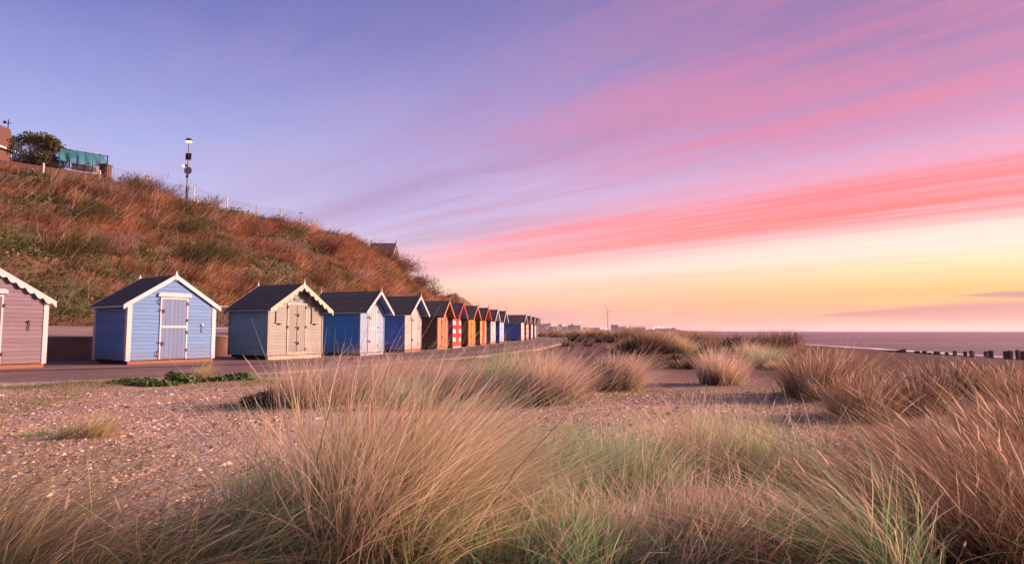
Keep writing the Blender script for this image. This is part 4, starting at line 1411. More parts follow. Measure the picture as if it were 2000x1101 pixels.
# ================================================================ plants
def blades(base, L, dirv, bend, width, cb, ct, seg=3, flat_dir=None, tipw=.10, gam=1.0, rng=RNG, prof=None, kink=None):
    """ribbons from arrays -> verts, faces, colours"""
    n = len(base)
    t = np.linspace(0, 1, seg + 1)
    p = base[:, None, :] + L[:, None, None] * (dirv[:, None, :] * t[None, :, None] + bend[:, None, :] * (t ** 2)[None, :, None])
    if kink is not None:
        p = p + L[:, None, None] * kink[:, None, :] * np.clip(t - .55, 0, 1)[None, :, None]
    ang = rng.uniform(0, 2 * math.pi, n)
    wv = np.stack([np.cos(ang), np.sin(ang) * .6, np.zeros(n)], -1) if flat_dir is None else flat_dir
    pr = (1 - (1 - tipw) * t ** 1.6) if prof is None else np.interp(t, prof[0], prof[1])
    off = wv[:, None, :] * (width[:, None] * pr[None, :])[:, :, None] * .5
    v = np.stack([p - off, p + off], 2).reshape(-1, 3)
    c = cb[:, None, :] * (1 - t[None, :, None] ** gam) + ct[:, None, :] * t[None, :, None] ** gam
    c = np.repeat(c, 2, axis=1).reshape(-1, 3)
    i = np.arange(n)[:, None] * (2 * (seg + 1)) + np.arange(seg)[None, :] * 2
    f = np.stack([i, i + 1, i + 3, i + 2], -1).reshape(-1, 4)
    return v, f, c


def join(parts):
    V_, F_, C_ = [], [], []
    o = 0
    for v, f, c in parts:
        V_.append(v); F_.append(f + o); C_.append(c); o += len(v)
    return np.concatenate(V_), np.concatenate(F_), np.concatenate(C_)


TONES = {  # root and tip colours; shade between blades is put into the dark roots
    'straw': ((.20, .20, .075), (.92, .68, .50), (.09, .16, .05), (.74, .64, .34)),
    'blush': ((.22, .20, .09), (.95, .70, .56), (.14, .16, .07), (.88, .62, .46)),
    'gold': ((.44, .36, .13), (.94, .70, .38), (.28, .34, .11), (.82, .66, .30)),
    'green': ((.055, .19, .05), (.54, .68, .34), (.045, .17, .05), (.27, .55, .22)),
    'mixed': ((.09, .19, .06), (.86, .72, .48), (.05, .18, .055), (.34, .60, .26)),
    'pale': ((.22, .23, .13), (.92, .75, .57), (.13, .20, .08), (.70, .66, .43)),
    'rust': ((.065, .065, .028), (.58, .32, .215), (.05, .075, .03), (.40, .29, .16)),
    'umber': ((.04, .045, .02), (.38, .20, .135), (.035, .055, .024), (.26, .18, .10)),  # brown tone; edge vignette is darkened into it for the right-hand clumps
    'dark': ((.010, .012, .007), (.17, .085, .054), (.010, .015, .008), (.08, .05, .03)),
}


def clump_mesh(name, seed, rx, ry, n, h, lean, tone, width, spread=.55, seg=4, heads=0, zf=None, dead=.08, curl=.35, even=.2, kinks=.07):
    rg = np.random.default_rng(seed)
    T_ = TONES[tone]
    a = rg.uniform(0, 2 * math.pi, n); rr = np.sqrt(rg.uniform(0, 1, n)) * np.clip(rg.normal(.85, .18, n), .2, 1.3)
    bx, by = np.cos(a) * rr, np.sin(a) * rr
    # tufts inside the clump
    nt_ = max(5, n // 70)
    ta = rg.uniform(0, 2 * math.pi, nt_); tr_ = np.sqrt(rg.uniform(0, 1, nt_))
    tid = rg.integers(0, nt_, n)
    k = rg.uniform(.35, .95, n)
    tx, ty = np.cos(ta) * tr_, np.sin(ta) * tr_
    bx = bx * (1 - k) + tx[tid] * k; by = by * (1 - k) + ty[tid] * k
    tl = rg.normal(0, .24, (nt_, 2)); th_ = rg.uniform(.6, 1.18, nt_)
    base = np.stack([bx * rx, by * ry, np.full(n, -.03)], -1)
    if zf is not None: base[:, 2] += zf(base[:, 0], base[:, 1])
    L = 1.28 * h * np.clip(rg.normal(.82 + (.2 - even) * .6, even, n), .25, 1.12) * th_[tid] * (1.05 - .25 * rr)
    d = np.stack([bx * spread + lean[0] * .45 + tl[tid, 0] + rg.normal(0, .19, n), by * spread * .8 + lean[1] * .45 + tl[tid, 1] + rg.normal(0, .16, n), np.ones(n)], -1)
    d /= np.linalg.norm(d, axis=1)[:, None]
    bend = np.stack([lean[0] * rg.uniform(.35, 1.15, n) + bx * .25 + rg.normal(0, .14, n), lean[1] * rg.uniform(.4, 1.1, n) + by * .22 + rg.normal(0, .12, n), -curl * rg.uniform(.2, 1.3, n) * (abs(lean[0]) + .35)], -1)
    m = rg.uniform(0, 1, n)[:, None]
    pick = (rg.uniform(0, 1, n) < .5)[:, None]
    tk_ = rg.uniform(.72, 1.25, nt_)[tid][:, None]; pick = (rg.uniform(0, 1, n) * .6 + rg.uniform(0, 1, nt_)[tid] * .4 < .5)[:, None]
    kb_ = tk_ * rg.uniform(.5, 1.4, (n, 1))
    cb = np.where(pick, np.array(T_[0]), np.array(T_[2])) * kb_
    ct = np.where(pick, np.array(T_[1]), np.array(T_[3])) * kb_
    dm = (rg.uniform(0, 1, n) < dead)[:, None]
    cb = np.where(dm, np.array((.50, .38, .25)) * rg.uniform(.5, 1.1, (n, 1)), cb)
    ct = np.where(dm, np.array((.92, .70, .50)) * rg.uniform(.6, 1.1, (n, 1)), ct)
    w = width * rg.uniform(.45, 1.3, n) * np.where(dm[:, 0], 1.25, 1) * np.where(rg.uniform(0, 1, n) < .14, 1.8, 1)
    kk_ = np.stack([rg.normal(lean[0] * 2, .9, n), rg.normal(0, .7, n), rg.uniform(-2.2, -.4, n)], -1) * (rg.uniform(0, 1, n) < kinks)[:, None]
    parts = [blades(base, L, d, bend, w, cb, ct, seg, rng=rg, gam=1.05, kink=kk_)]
    # strays round the clump
    ns = n // 9
    i = rg.integers(0, n, ns)
    sb = base[i] * 1.0
    sb[:, :2] *= rg.uniform(1.15, 2.3, (ns, 1))
    if zf is not None: sb[:, 2] = zf(sb[:, 0], sb[:, 1]) - .02
    parts.append(blades(sb, L[i] * rg.uniform(.25, .7, ns), d[i], bend[i], w[i], cb[i], ct[i], 3, rng=rg))
    # bent dead litter low down
    nl = n // 6
    i = rg.integers(0, n, nl)
    d2 = np.stack([rg.normal(0, 1, nl) + lean[0], rg.normal(0, .8, nl), rg.uniform(.15, .9, nl)], -1); d2 /= np.linalg.norm(d2, axis=1)[:, None]
    parts.append(blades(base[i] * 1.08, h * rg.uniform(.2, .6, nl), d2, np.stack([rg.normal(0, .2, nl), rg.normal(0, .2, nl), -.35 * np.ones(nl)], -1), w[i], ct[i] * .62, ct[i] * .9, 3, rng=rg))
    if heads:
        i = rg.integers(0, n, heads)
        L3 = h * rg.uniform(.85, 1.25, heads)
        bend3 = bend[i] * .7; 
        cs = np.tile(np.array((.42, .28, .16)), (heads, 1)) * rg.uniform(.7, 1.2, (heads, 1))
        parts.append(blades(base[i], L3, d[i], bend3, np.full(heads, width * .8), cs * .6, cs, 6, rng=rg))
        # seed heads: two crossed spindles over the end of the stem
        t0 = .84
        tip = base[i] + L3[:, None] * (d[i] * t0 + bend3 * t0 ** 2)
        dd = d[i] + 2 * bend3 * t0
        dd /= np.linalg.norm(dd, axis=1)[:, None]
        sp_ = (np.array([0, .2, .5, .8, 1]), np.array([.35, 1, .95, .7, .12]))
        ch = np.tile(np.array((.74, .55, .38)), (heads, 1)) * rg.uniform(.75, 1.2, (heads, 1))
        hl_ = rg.uniform(.10, .17, heads) * (h / .8)
        for ang in (0, 1.57):
            fd = np.tile(np.array((math.cos(ang), math.sin(ang), 0)), (heads, 1))
            parts.append(blades(tip, hl_, dd, bend3 * .12, np.full(heads, width * 1.9), ch * .85, ch, 5, flat_dir=fd, rng=rg, prof=sp_))
    v, f, c = join(parts)
    return fast_mesh(name, v, f, np.minimum(c, .92))


def clump(px, py, rx, ry, n, h, lean, tone, label, group, seed, width=.0042, xyz=None, **kw):
    x, y, z = xyz if xyz else at_ground(px, py)
    me = clump_mesh('dune_grass', seed, rx, ry, n, h, lean, tone, width, zf=lambda ax, ay: ground_z(ax + x, ay + y) - z, **kw)
    o = link('dune_grass', me, None, GRASS)
    o.location = (x, y, z)
    return tag(o, label, 'dune grass', group)


FG = 'big marram clumps close to the camera'
near_list = [
    (705, 1100, .34, .30, 4600, .93, (.30, .0), 'straw', 'tall straw coloured marram clump bowing right, highest of the near grass', dict(heads=24, dead=.32, spread=.18, even=.11, kinks=.05)),
    (800, 1110, .30, .25, 2000, .80, (.34, .0), 'straw', 'straw marram tuft bending out from the right flank of the tallest clump', dict(heads=26, dead=.15)),
    (560, 1085, .36, .28, 2000, .66, (.34, .05), 'mixed', 'half green marram clump hugging the left flank of the tallest clump', dict(heads=14)),
    (915, 1040, .34, .28, 1900, .58, (.50, .0), 'mixed', 'marram clump with long blades arching flat to the right over bare shingle', dict(heads=18, dead=.2)),
    (440, 1125, .36, .25, 1000, .52, (.6, .0), 'green', 'green marram clump with crossing pale stalks at the bottom edge', dict(heads=12, dead=.3, spread=.4)),
    (300, 1150, .36, .25, 760, .62, (1.0, .15), 'gold', 'golden wind-flattened marram at the bottom edge, left of the green clump', dict(heads=16, dead=.35, spread=.3)),
    (110, 1140, .38, .25, 850, .70, (1.1, .2), 'gold', 'golden wind-blown marram filling the lower left corner', dict(heads=18, dead=.3, spread=.3)),
    (-70, 1080, .38, .3, 700, .74, (1.0, .2), 'gold', 'loose golden marram stalks reaching in from the left picture edge', dict(heads=16, dead=.3, spread=.3)),
    (1060, 975, .42, .34, 2500, .50, (.14, .05), 'green', 'dense dark green marram clump beside the arching straw clump', dict(heads=10)),
    (1210, 960, .46, .36, 2500, .50, (.05, .05), 'mixed', 'green and straw marram clump in the middle of the near grass', dict(heads=16)),
    (1370, 935, .50, .40, 2500, .56, (-.05, .05), 'straw', 'soft straw marram clump reaching up towards the open shingle', dict(heads=20)),
    (1510, 945, .46, .38, 2300, .54, (-.12, .05), 'mixed', 'olive marram clump where the right-leaning and left-leaning grass meet', dict(heads=14)),
    (1010, 1120, .34, .24, 1900, .36, (.15, .0), 'green', 'low green marram clump at the bottom edge below the dark green clump', dict(heads=8, dead=.2)),
    (1150, 1120, .36, .26, 2000, .40, (.05, .0), 'mixed', 'tangled green marram clump with fat seed heads at the bottom edge', dict(heads=16, dead=.15)),
    (1310, 1120, .36, .26, 2100, .44, (.02, .0), 'pale', 'pale upright marram clump at the bottom edge, palest of the near grass', dict(heads=12, dead=.3)),
    (1470, 1110, .38, .28, 2000, .44, (-.2, .0), 'rust', 'reddish tangled marram at the bottom edge beside the pale clump', dict(heads=12, dead=.25)),
    (1690, 1130, .34, .26, 2100, .60, (-.55, .05), 'mixed', 'green and plum marram clump sweeping sharply left', dict(heads=14, dead=.15)),
    (1800, 1090, .36, .3, 2000, .56, (-.55, .05), 'rust', 'short rusty marram raked left below the dark tall clumps', dict(heads=12)),
    (1935, 1110, .40, .3, 2700, .74, (-.42, .05), 'umber', 'tall rusty marram clump leaning left in the lower right corner', dict(heads=22)),
    (2085, 1050, .45, .35, 2200, .80, (-.38, .05), 'umber', 'tall rusty marram leaning in from the right picture edge', dict(heads=18)),
    (1905, 960, .45, .4, 2600, .70, (-.36, .05), 'umber', 'tall brown marram clump behind the lower right corner clump', dict(heads=18)),
    (1720, 960, .42, .34, 900, .26, (-.5, .0), 'rust', 'thin low marram scattered on the shingle in front of the dark clumps', dict(heads=4)),
    (2010, 870, .5, .45, 2400, .68, (-.28, .05), 'umber', 'dark tall marram clump at the right picture edge under the groyne', dict(heads=14)),
]
for i, (px, py, rx, ry, n, h, lean, tone, lab, kw) in enumerate(near_list):
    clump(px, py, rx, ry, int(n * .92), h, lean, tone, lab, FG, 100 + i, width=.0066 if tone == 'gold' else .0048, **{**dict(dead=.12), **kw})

MG = 'separate marram clumps on the shingle'
mid_list = [
    (605, 792, .52, .5, 1900, .72, (.48, 0), 'blush', 'wind-combed straw marram clump in front of the sage hut', {}),
    (545, 792, .30, .3, 700, .40, (.35, 0), 'dark', 'small dark marram tuft at the left foot of the wind-combed straw clump', {}),
    (745, 775, .60, .5, 1300, .68, (.42, 0), 'blush', 'straw marram clump in front of the royal blue hut', {}),
    (825, 765, .62, .5, 1300, .66, (.42, 0), 'blush', 'straw marram clump in front of the dusty blue hut', {}),
    (905, 772, .50, .4, 1000, .50, (.35, 0), 'blush', 'short straw marram clump on the near side of the kerb below the red cross hut', {}),
    (690, 788, .5, .4, 1200, .60, (.5, 0), 'blush', 'wind-bent straw marram between the tallest clump and the royal blue hut', {}),
    (865, 786, .5, .4, 1100, .56, (.42, 0), 'blush', 'ragged straw marram at the near edge of the band below the brown hut', {}),
    (790, 800, .45, .35, 800, .46, (.35, 0), 'mixed', 'low olive marram at the front of the band below the dusty blue hut', {}),
    (905, 800, .55, .3, 700, .24, (.25, 0), 'green', 'low fresh green grass patch below the short straw clump', {}),
    (985, 782, .52, .5, 1700, .74, (.22, 0), 'mixed', 'bushy marram clump with dark shaded flank, under the last huts', {}),
    (1075, 786, .52, .5, 2100, .74, (.36, 0), 'blush', 'rounded straw marram clump touching the bushy dark flanked one', {}),
    (1040, 765, .5, .5, 1000, .70, (.25, 0), 'blush', 'straw marram clump behind the rounded straw clump', {}),
    (1168, 764, .45, .45, 1400, .60, (.08, 0), 'dark', 'dark green marram clump with a straw neighbour on open shingle', {}),
    (1210, 762, .38, .4, 1500, .64, (.22, 0), 'blush', 'straw marram clump on the open shingle beside the dark green one', {}),
    (1405, 750, .52, .5, 1700, .68, (.10, 0), 'blush', 'lone straw marram clump in the middle of the shingle, right of the lawn', {}),
    (1348, 718, .62, .5, 900, .40, (-.1, 0), 'dark', 'near-black low marram mound behind the lone straw clump', {}),
    (1590, 776, .50, .5, 1600, .68, (.0, 0), 'umber', 'rusty marram clump with dark heart, leftmost of the right-hand group', {}),
    (1635, 765, .55, .5, 1200, .62, (.05, 0), 'rust', 'thin rusty straw marram clump between two dark hearted clumps', {}),
    (1688, 820, .42, .4, 1500, .56, (.0, 0), 'umber', 'olive marram clump standing alone before the dark mound', {}),
    (1790, 806, .55, .5, 1700, .46, (-.08, 0), 'dark', 'large dark marram mound right of the olive clump', {}),
    (1850, 778, .65, .6, 1900, .48, (-.05, 0), 'dark', 'dark brown marram mound behind the large dark mound', {}),
    (1930, 765, .65, .6, 1500, .52, (-.2, 0), 'dark', 'rust coloured marram mound below the near groyne', {}),
    (1990, 790, .6, .5, 1500, .52, (-.25, 0), 'umber', 'brown marram mound cut by the right picture edge', {}),
    (175, 852, .30, .22, 420, .34, (.75, 0), 'gold', 'small golden tuft blown flat on the open shingle', {}),
    (85, 850, .55, .22, 500, .12, (.4, 0), 'green', 'low green grass patch beside the flat golden tuft', {}),
    (385, 742, .35, .25, 300, .42, (.4, 0), 'gold', 'sparse dry tuft rising from the weeds at the kerb', {}),
]
for i, (px, py, rx, ry, n, h, lean, tone, lab, kw) in enumerate(mid_list):
    d = at_ground(px, py)[1]
    tall = h > .45
    clump(px, py, rx * (.82 if tall else 1), ry * .8, int(n * 1.3), h * (1.12 if tall else 1), (lean[0] * .85, lean[1]), tone, lab, MG, 200 + i, width=.0036 + .00042 * d, seg=4,
          heads=14 if tall else 0, **{**dict(spread=.38 if tall else .55, even=.13, dead=.14), **kw})

DG = 'marram mounds of the far dunes'
far_list = [(1062, 657, 13, 26, 'rust'), (1080, 658, 14, 30, 'rust'), (1102, 658, 15, 32, 'straw'), (1120, 658, 16, 32, 'rust'), (1142, 659, 17, 40, 'straw'), (1122, 667, 15, 26, 'dark'), (1148, 668, 6, 14, 'dark'),
            (1108, 676, 9, 32, 'dark'), (1078, 684, 8, 20, 'rust'), (1165, 660, 17, 40, 'rust'), (1187, 659, 16, 36, 'straw'), (1180, 668, 11, 40, 'dark'), (1206, 668, 16, 44, 'dark'), (1212, 659, 14, 40, 'rust'), (1235, 668, 22, 50, 'rust'), (1240, 660, 15, 40, 'straw'),
            (1262, 664, 14, 44, 'rust'), (1232, 688, 18, 40, 'dark'), (1255, 690, 28, 54, 'dark'), (1278, 690, 33, 52, 'rust'), (1302, 689, 26, 44, 'straw'), (1290, 664, 14, 44, 'straw'), (1312, 664, 14, 44, 'rust'), (1332, 667, 16, 44, 'rust'),
            (1326, 690, 24, 46, 'straw'), (1345, 688, 25, 40, 'dark'), (1352, 672, 16, 44, 'rust'), (1372, 678, 24, 44, 'rust'), (1392, 676, 20, 36, 'rust'), (1412, 676, 10, 18, 'dark'), (1430, 678, 20, 36, 'dark'), (1450, 677, 16, 36, 'dark'),
            (1470, 690, 24, 36, 'dark'), (1494, 699, 34, 52, 'dark'), (1518, 690, 30, 44, 'rust'), (1540, 692, 30, 44, 'dark'), (1470, 712, 34, 52, 'straw'), (1495, 718, 26, 50, 'mixed'), (1518, 722, 14, 44, 'gold'), (1538, 714, 26, 40, 'rust'), (1560, 694, 18, 30, 'rust'), (1583, 697, 12, 20, 'dark'),
            (1652, 722, 8, 24, 'dark'), (1300, 676, 16, 60, 'rust'), (1260, 676, 16, 50, 'dark'), (1222, 678, 14, 40, 'rust'), (1152, 676, 9, 22, 'dark'), (1188, 684, 10, 26, 'umber'), (1206, 692, 9, 22, 'dark'), (1318, 702, 10, 26, 'dark'), (1378, 690, 20, 36, 'umber'), (1436, 692, 14, 28, 'dark'), (1612, 702, 12, 24, 'dark'), (1572, 712, 18, 30, 'umber')]
for i, (px, py, hp_, wp, tone) in enumerate(far_list):
    x, y, z = at_ground(px, py)
    sc_ = y / F_PX
    h = hp_ * sc_ * (1.05 if py < 664 else 1.4)
    rx = wp * sc_ / 2 * 1.0
    n = int(np.clip(wp * hp_ * 2.2, 350, 2600))
    lm = min(((1052, 'last beach hut'), (1120, 'thin grey tower'), (1187, 'wind turbine'), (1203, 'tall grey block'), (1232, 'long grey warehouse'), (1280, 'bright harbour lamps'), (1318, 'headland tip'), (1351, 'tiny shore beacon'), (1430, 'first far groyne posts'), (1500, 'last far groyne posts'), (1552, 'basket topped beacon'), (1640, 'open shingle slope'), ), key=lambda q: abs(q[0] - px))[1]
    row = 'hindmost' if py < 663 else 'back' if py < 673 else 'middle' if py < 686 else 'front'
    lab = '%s %s marram mound in the %s dune row, below the %s' % ('broad' if wp > 42 else 'narrow' if wp < 28 else 'rounded', {'rust': 'rusty', 'straw': 'straw topped', 'dark': 'dark', 'mixed': 'olive', 'gold': 'golden', 'umber': 'umber'}[tone], row, lm)
    clump(px, py, rx, min(rx, 1.4) * .9, n, h, (.10, 0), tone, lab, DG, 400 + i, width=.0032 + .00042 * y, xyz=(x, y, z), seg=3, spread=.6, even=.15)

# ---- far dune grass that runs on as one mass towards the town
rg = np.random.default_rng(5)
n = 15000
Y_ = rg.uniform(75, 700, n) ** 1.0
X_ = rg.uniform(0.06, 0.30, n) * Y_ + rg.uniform(-1, 3, n)
ok = (X_ < np.interp(Y_, SHORE[:, 0], SHORE[:, 1]) - 16) & (seg_side(X_, np.minimum(Y_, 158), KERB) > 1.0)
X_, Y_ = X_[ok], Y_[ok]
n = len(X_)
pt = np.clip(pnoise(X_, Y_, 33, 3, .18) + .55, .12, 1.4)
L = .75 * pt * rg.uniform(.6, 1.2, n) * np.interp(Y_, [75, 300], [.8, .9])
base = np.stack([X_, Y_, ground_z(X_, Y_) - .05], -1)
d = np.stack([rg.normal(.1, .35, n), rg.normal(0, .3, n), np.ones(n)], -1)
tone = rg.uniform(0, 1, (n, 1))
ct = np.array((.42, .21, .125)) * (.4 + .8 * tone); cb = np.array((.04, .035, .016)) * (.6 + .8 * tone)
v, f, c = blades(base, L, d, np.stack([np.full(n, .2), np.zeros(n), np.full(n, -.15)], -1), .02 + .0016 * Y_, cb, ct, 2, rng=rg)
tag(link('dune_grass_mass', fast_mesh('dune_grass_mass', v, f, c), None, GRASS), kind='stuff')

# ---- sparse turf on the shingle, and the lawn strip
def turf(name, n, xr, yr, mask, h, cbs, cts, w, seed, lean=.2):
    rg = np.random.default_rng(seed)
    X_, Y_ = rg.uniform(*xr, n), rg.uniform(*yr, n)
    ok = mask(X_, Y_, rg)
    X_, Y_ = X_[ok], Y_[ok]
    n = len(X_)
    base = np.stack([X_, Y_, ground_z(X_, Y_) - .01], -1)
    d = np.stack([rg.normal(lean, .5, n), rg.normal(0, .5, n), np.ones(n)], -1); d /= np.linalg.norm(d, axis=1)[:, None]
    k = rg.uniform(.6, 1.3, (n, 1)); mixv = rg.uniform(0, 1, (n, 1))
    cb = (np.array(cbs[0]) * mixv + np.array(cbs[1]) * (1 - mixv)) * k
    ct = (np.array(cts[0]) * mixv + np.array(cts[1]) * (1 - mixv)) * k
    v, f, c = blades(base, h * rg.uniform(.4, 1.3, n), d, np.stack([rg.normal(lean, .25, n), rg.normal(0, .2, n), np.full(n, -.25)], -1), w * rg.uniform(.7, 1.3, n) * (1 + .1 * Y_), cb, ct, 2, rng=rg)
    return tag(link(name, fast_mesh(name, v, f, c), None, GRASS), kind='stuff')


sea_side = lambda x, y: seg_side(x, y, KERB) > .42
turf('sparse_turf', 150000, (-13, 8), (3.4, 14), lambda x, y, g: (pnoise(x, y, 61, 4, 1.1) + g.normal(0, .22, len(x)) > .12) & sea_side(x, y), .075, ((.10, .13, .04), (.20, .17, .06)), ((.30, .36, .12), (.56, .46, .19)), .0045, 8)
turf('kerb_turf', 130000, (-13, 2), (10, 34), lambda x, y, g: (lambda s: (s > .36) & (s < 1.7 + .5 * pnoise(x, y, 63, 3, .7)) & (pnoise(x, y, 62, 3, .9) + g.normal(0, .2, len(x)) > -.25))(seg_side(x, y, KERB)), .16, ((.06, .12, .035), (.12, .13, .045)), ((.26, .34, .12), (.46, .40, .18)), .004, 9)
lx, ly, _ = at_ground(1300, 702)
turf('lawn_strip', 16000, (lx - 6, lx + 5), (19, 29), lambda x, y, g: (np.abs((y - 23.5) / 3.6 + .25 * pnoise(x, y, 64, 2, .4)) < 1) & (np.abs((x - lx) / 4.6) < 1), .09, ((.08, .10, .04), (.12, .11, .045)), ((.26, .26, .10), (.32, .26, .13)), .006, 10)

# ---- leafy weeds along the kerb
def leaf_cloud(n, rad, seed, size, cols, hemi=True, shell=.55):
    rg = np.random.default_rng(seed)
    p = rg.normal(0, 1, (n, 3)); p /= np.linalg.norm(p, axis=1)[:, None]
    if hemi: p[:, 2] = np.abs(p[:, 2])
    rr = shell + (1 - shell) * rg.uniform(0, 1, (n, 1)) ** .6
    lump = 1 + .22 * pnoise(p[:, 0] * 3, p[:, 1] * 3 + p[:, 2] * 2, seed, 3, 1.4)[:, None]
    c0 = p * rr * lump * np.array(rad)
    a = rg.normal(0, 1, (n, 3)); a /= np.linalg.norm(a, axis=1)[:, None]
    b_ = np.cross(a, rg.normal(0, 1, (n, 3))); b_ /= np.linalg.norm(b_, axis=1)[:, None]
    s = (size * rg.uniform(.6, 1.4, n))[:, None]
    v = np.stack([c0 - a * s, c0 + b_ * s * .5, c0 + a * s, c0 - b_ * s * .5], 1).reshape(-1, 3)
    f = np.arange(4 * n).reshape(n, 4)
    k = rg.uniform(.5, 1.4, (n, 1)); mx = rg.uniform(0, 1, (n, 1))
    c = (np.array(cols[0]) * mx + np.array(cols[1]) * (1 - mx)) * k
    return v, f, np.repeat(c, 4, axis=0)


GREENS = ((.05, .10, .035), (.11, .15, .045))
for i, (px, py, r_, lab) in enumerate([(262, 748, (.55, .3, .11), 'low dark green leafy weed by the kerb, in front of the pale blue hut door'), (300, 752, (.5, .3, .10), 'dark green weed patch between two taller weeds at the kerb'),
                                       (348, 748, (.36, .25, .24), 'tallest dark green leafy weed at the kerb'), (425, 744, (.4, .25, .10), 'small green weed before the sage hut corner'), (466, 742, (.42, .3, .16), 'bright green leafy weed nearest the sage hut'), (510, 790, (.28, .25, .16), 'dark green weed at the foot of the wind-combed straw clump')]):
    x, y, z = at_ground(px, py)
    v, f, c = leaf_cloud(800, r_, 70 + i, .04, GREENS, shell=.2)
    o = link('leafy_weed', fast_mesh('leafy_weed', v, f, c), None, LEAF); o.location = (x, y, z)
    tag(o, lab, 'weed', 'leafy weeds by the kerb')

# ---- pebbles
rg = np.random.default_rng(77)
n = 46000
Y_ = 3.2 + 8.5 * rg.uniform(0, 1, n) ** 1.3
X_ = rg.uniform(-.85, .75, n) * Y_
ok = (pnoise(X_, Y_, 81, 4, 1.3) + rg.normal(0, .35, n) > -.25) & sea_side(X_, Y_)
X_, Y_ = X_[ok], Y_[ok]; n = len(X_)
s = .0080 * np.exp(rg.normal(0, .45, n)) * (1 + .045 * Y_)
z = ground_z(X_, Y_)
uv = np.array([(-1, -.6, -.2), (0, -1, .1), (1, -.6, -.2), (1.1, .5, -.1), (0, 1, .0), (-1, .6, -.1), (-.45, -.3, .75), (.5, -.2, .7), (.35, .45, .65), (-.4, .4, .7)])
fcs = np.array([(0, 1, 7, 6), (1, 2, 7, 7), (2, 3, 8, 7), (3, 4, 9, 8), (4, 5, 9, 9), (5, 0, 6, 9), (6, 7, 8, 9)])
rot = rg.uniform(0, 6.28, n)
jit = uv[None] * rg.uniform(.75, 1.25, (n, 10, 3)) * np.stack([np.ones(n), rg.uniform(.6, 1, n), rg.uniform(.4, .8, n)], -1)[:, None, :] * s[:, None, None]
vx = jit[..., 0] * np.cos(rot)[:, None] - jit[..., 1] * np.sin(rot)[:, None] + X_[:, None]
vy = jit[..., 0] * np.sin(rot)[:, None] + jit[..., 1] * np.cos(rot)[:, None] + Y_[:, None]
vz = jit[..., 2] + z[:, None]
vv = np.stack([vx, vy, vz], -1).reshape(-1, 3)
tri = np.array([(0, 1, 7), (0, 7, 6), (1, 2, 7), (2, 3, 8), (2, 8, 7), (3, 4, 9), (3, 9, 8), (4, 5, 9), (5, 0, 6), (5, 6, 9), (6, 7, 8), (6, 8, 9)])
ff = (np.arange(n)[:, None, None] * 10 + tri[None]).reshape(-1, 3)
pal = np.array([(.40, .29, .21), (.26, .16, .11), (.50, .39, .30), (.09, .065, .06), (.20, .16, .15), (.36, .19, .10), (.10, .08, .085), (.30, .22, .17), (.66, .57, .49), (.24, .16, .12), (.58, .47, .38)])
pc = pal[rg.integers(0, len(pal), n)] * np.array((1, .96, .84)) * rg.uniform(.75, 1.2, (n, 1))
tag(link('pebbles', fast_mesh('pebbles', vv, ff, np.repeat(pc, 10, axis=0)), None, PEB), kind='stuff')

# ================================================================ cover of the cliff
rg = np.random.default_rng(41)


def cliff_scatter(n, s0=.0, s1=.72, u0=-.01, u1=1.04):
    s = s0 + (s1 - s0) * rg.uniform(0, 1, n)
    u = rg.uniform(u0, u1, n)
    return s, u, hill_point(s, u)


n = 150000
s, u, p = cliff_scatter(n)
e1 = pnoise(p[:, 0] * 1.0, p[:, 1] + p[:, 2], 91, 4, .45)
e2 = pnoise(p[:, 0], p[:, 1] + p[:, 2] * 1.2, 92, 4, 1.1)
typ = 1.25 * e1 + .55 * e2 + rg.normal(0, .16, n) + .25 * np.clip((.30 - s) * 6, -1, 1) + .18 * np.clip((.6 - u) * 2, -1, 1)
lum = pnoise(p[:, 0], p[:, 1] + p[:, 2] * 1.1, 97, 3, 1.9)
L = np.where(typ > .25, .42, .80) * rg.uniform(.45, 1.35, n) * np.clip(1 + .25 * e2 + .75 * lum, .25, 2.2)
nm = np.array((.55, -.45, .75))
L = L * np.where((u > .93) & (s < .44), .5, 1.0)
d = nm[None] * .55 + np.stack([rg.normal(.22, .32, n), rg.normal(.0, .32, n), rg.uniform(.35, 1.0, n)], -1)
d /= np.linalg.norm(d, axis=1)[:, None]
rustA, rustB, strawA, grnA, grnB, drk = [np.array(c_) for c_ in ((.38, .155, .07), (.62, .29, .14), (.84, .52, .32), (.085, .115, .04), (.20, .19, .06), (.11, .055, .035))]
mixv = rg.uniform(0, 1, (n, 1))
base_c = rustA * (1 - mixv) + rustB * mixv
st = (e2 + .6 * lum + rg.normal(0, .3, n) > .38)[:, None]
base_c = np.where(st, strawA * (.6 + .6 * mixv), base_c)
gm = (typ > .17)[:, None]
base_c = np.where(gm, grnA * (1 - mixv) + grnB * mixv, base_c)
dk = (e1 + rg.normal(0, .2, n) < -.50)[:, None]
base_c = np.where(dk, drk * (.7 + .9 * mixv), base_c)
base_c = base_c * rg.uniform(.5, 1.4, (n, 1)) * np.clip(1 + .75 * lum, .35, 1.7)[:, None]  # lump tops paler, hollows darker: gap shade put into the blade colour
bend = np.stack([rg.uniform(.1, .55, n), rg.normal(.05, .15, n), rg.uniform(-.4, -.05, n)], -1)
wid = (.020 + .00045 * p[:, 1]) * rg.uniform(.6, 1.4, n)
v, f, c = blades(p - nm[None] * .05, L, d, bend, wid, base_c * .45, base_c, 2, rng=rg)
tag(link('cliff_grass', fast_mesh('cliff_grass', v, f, c), None, GRASS), kind='stuff')
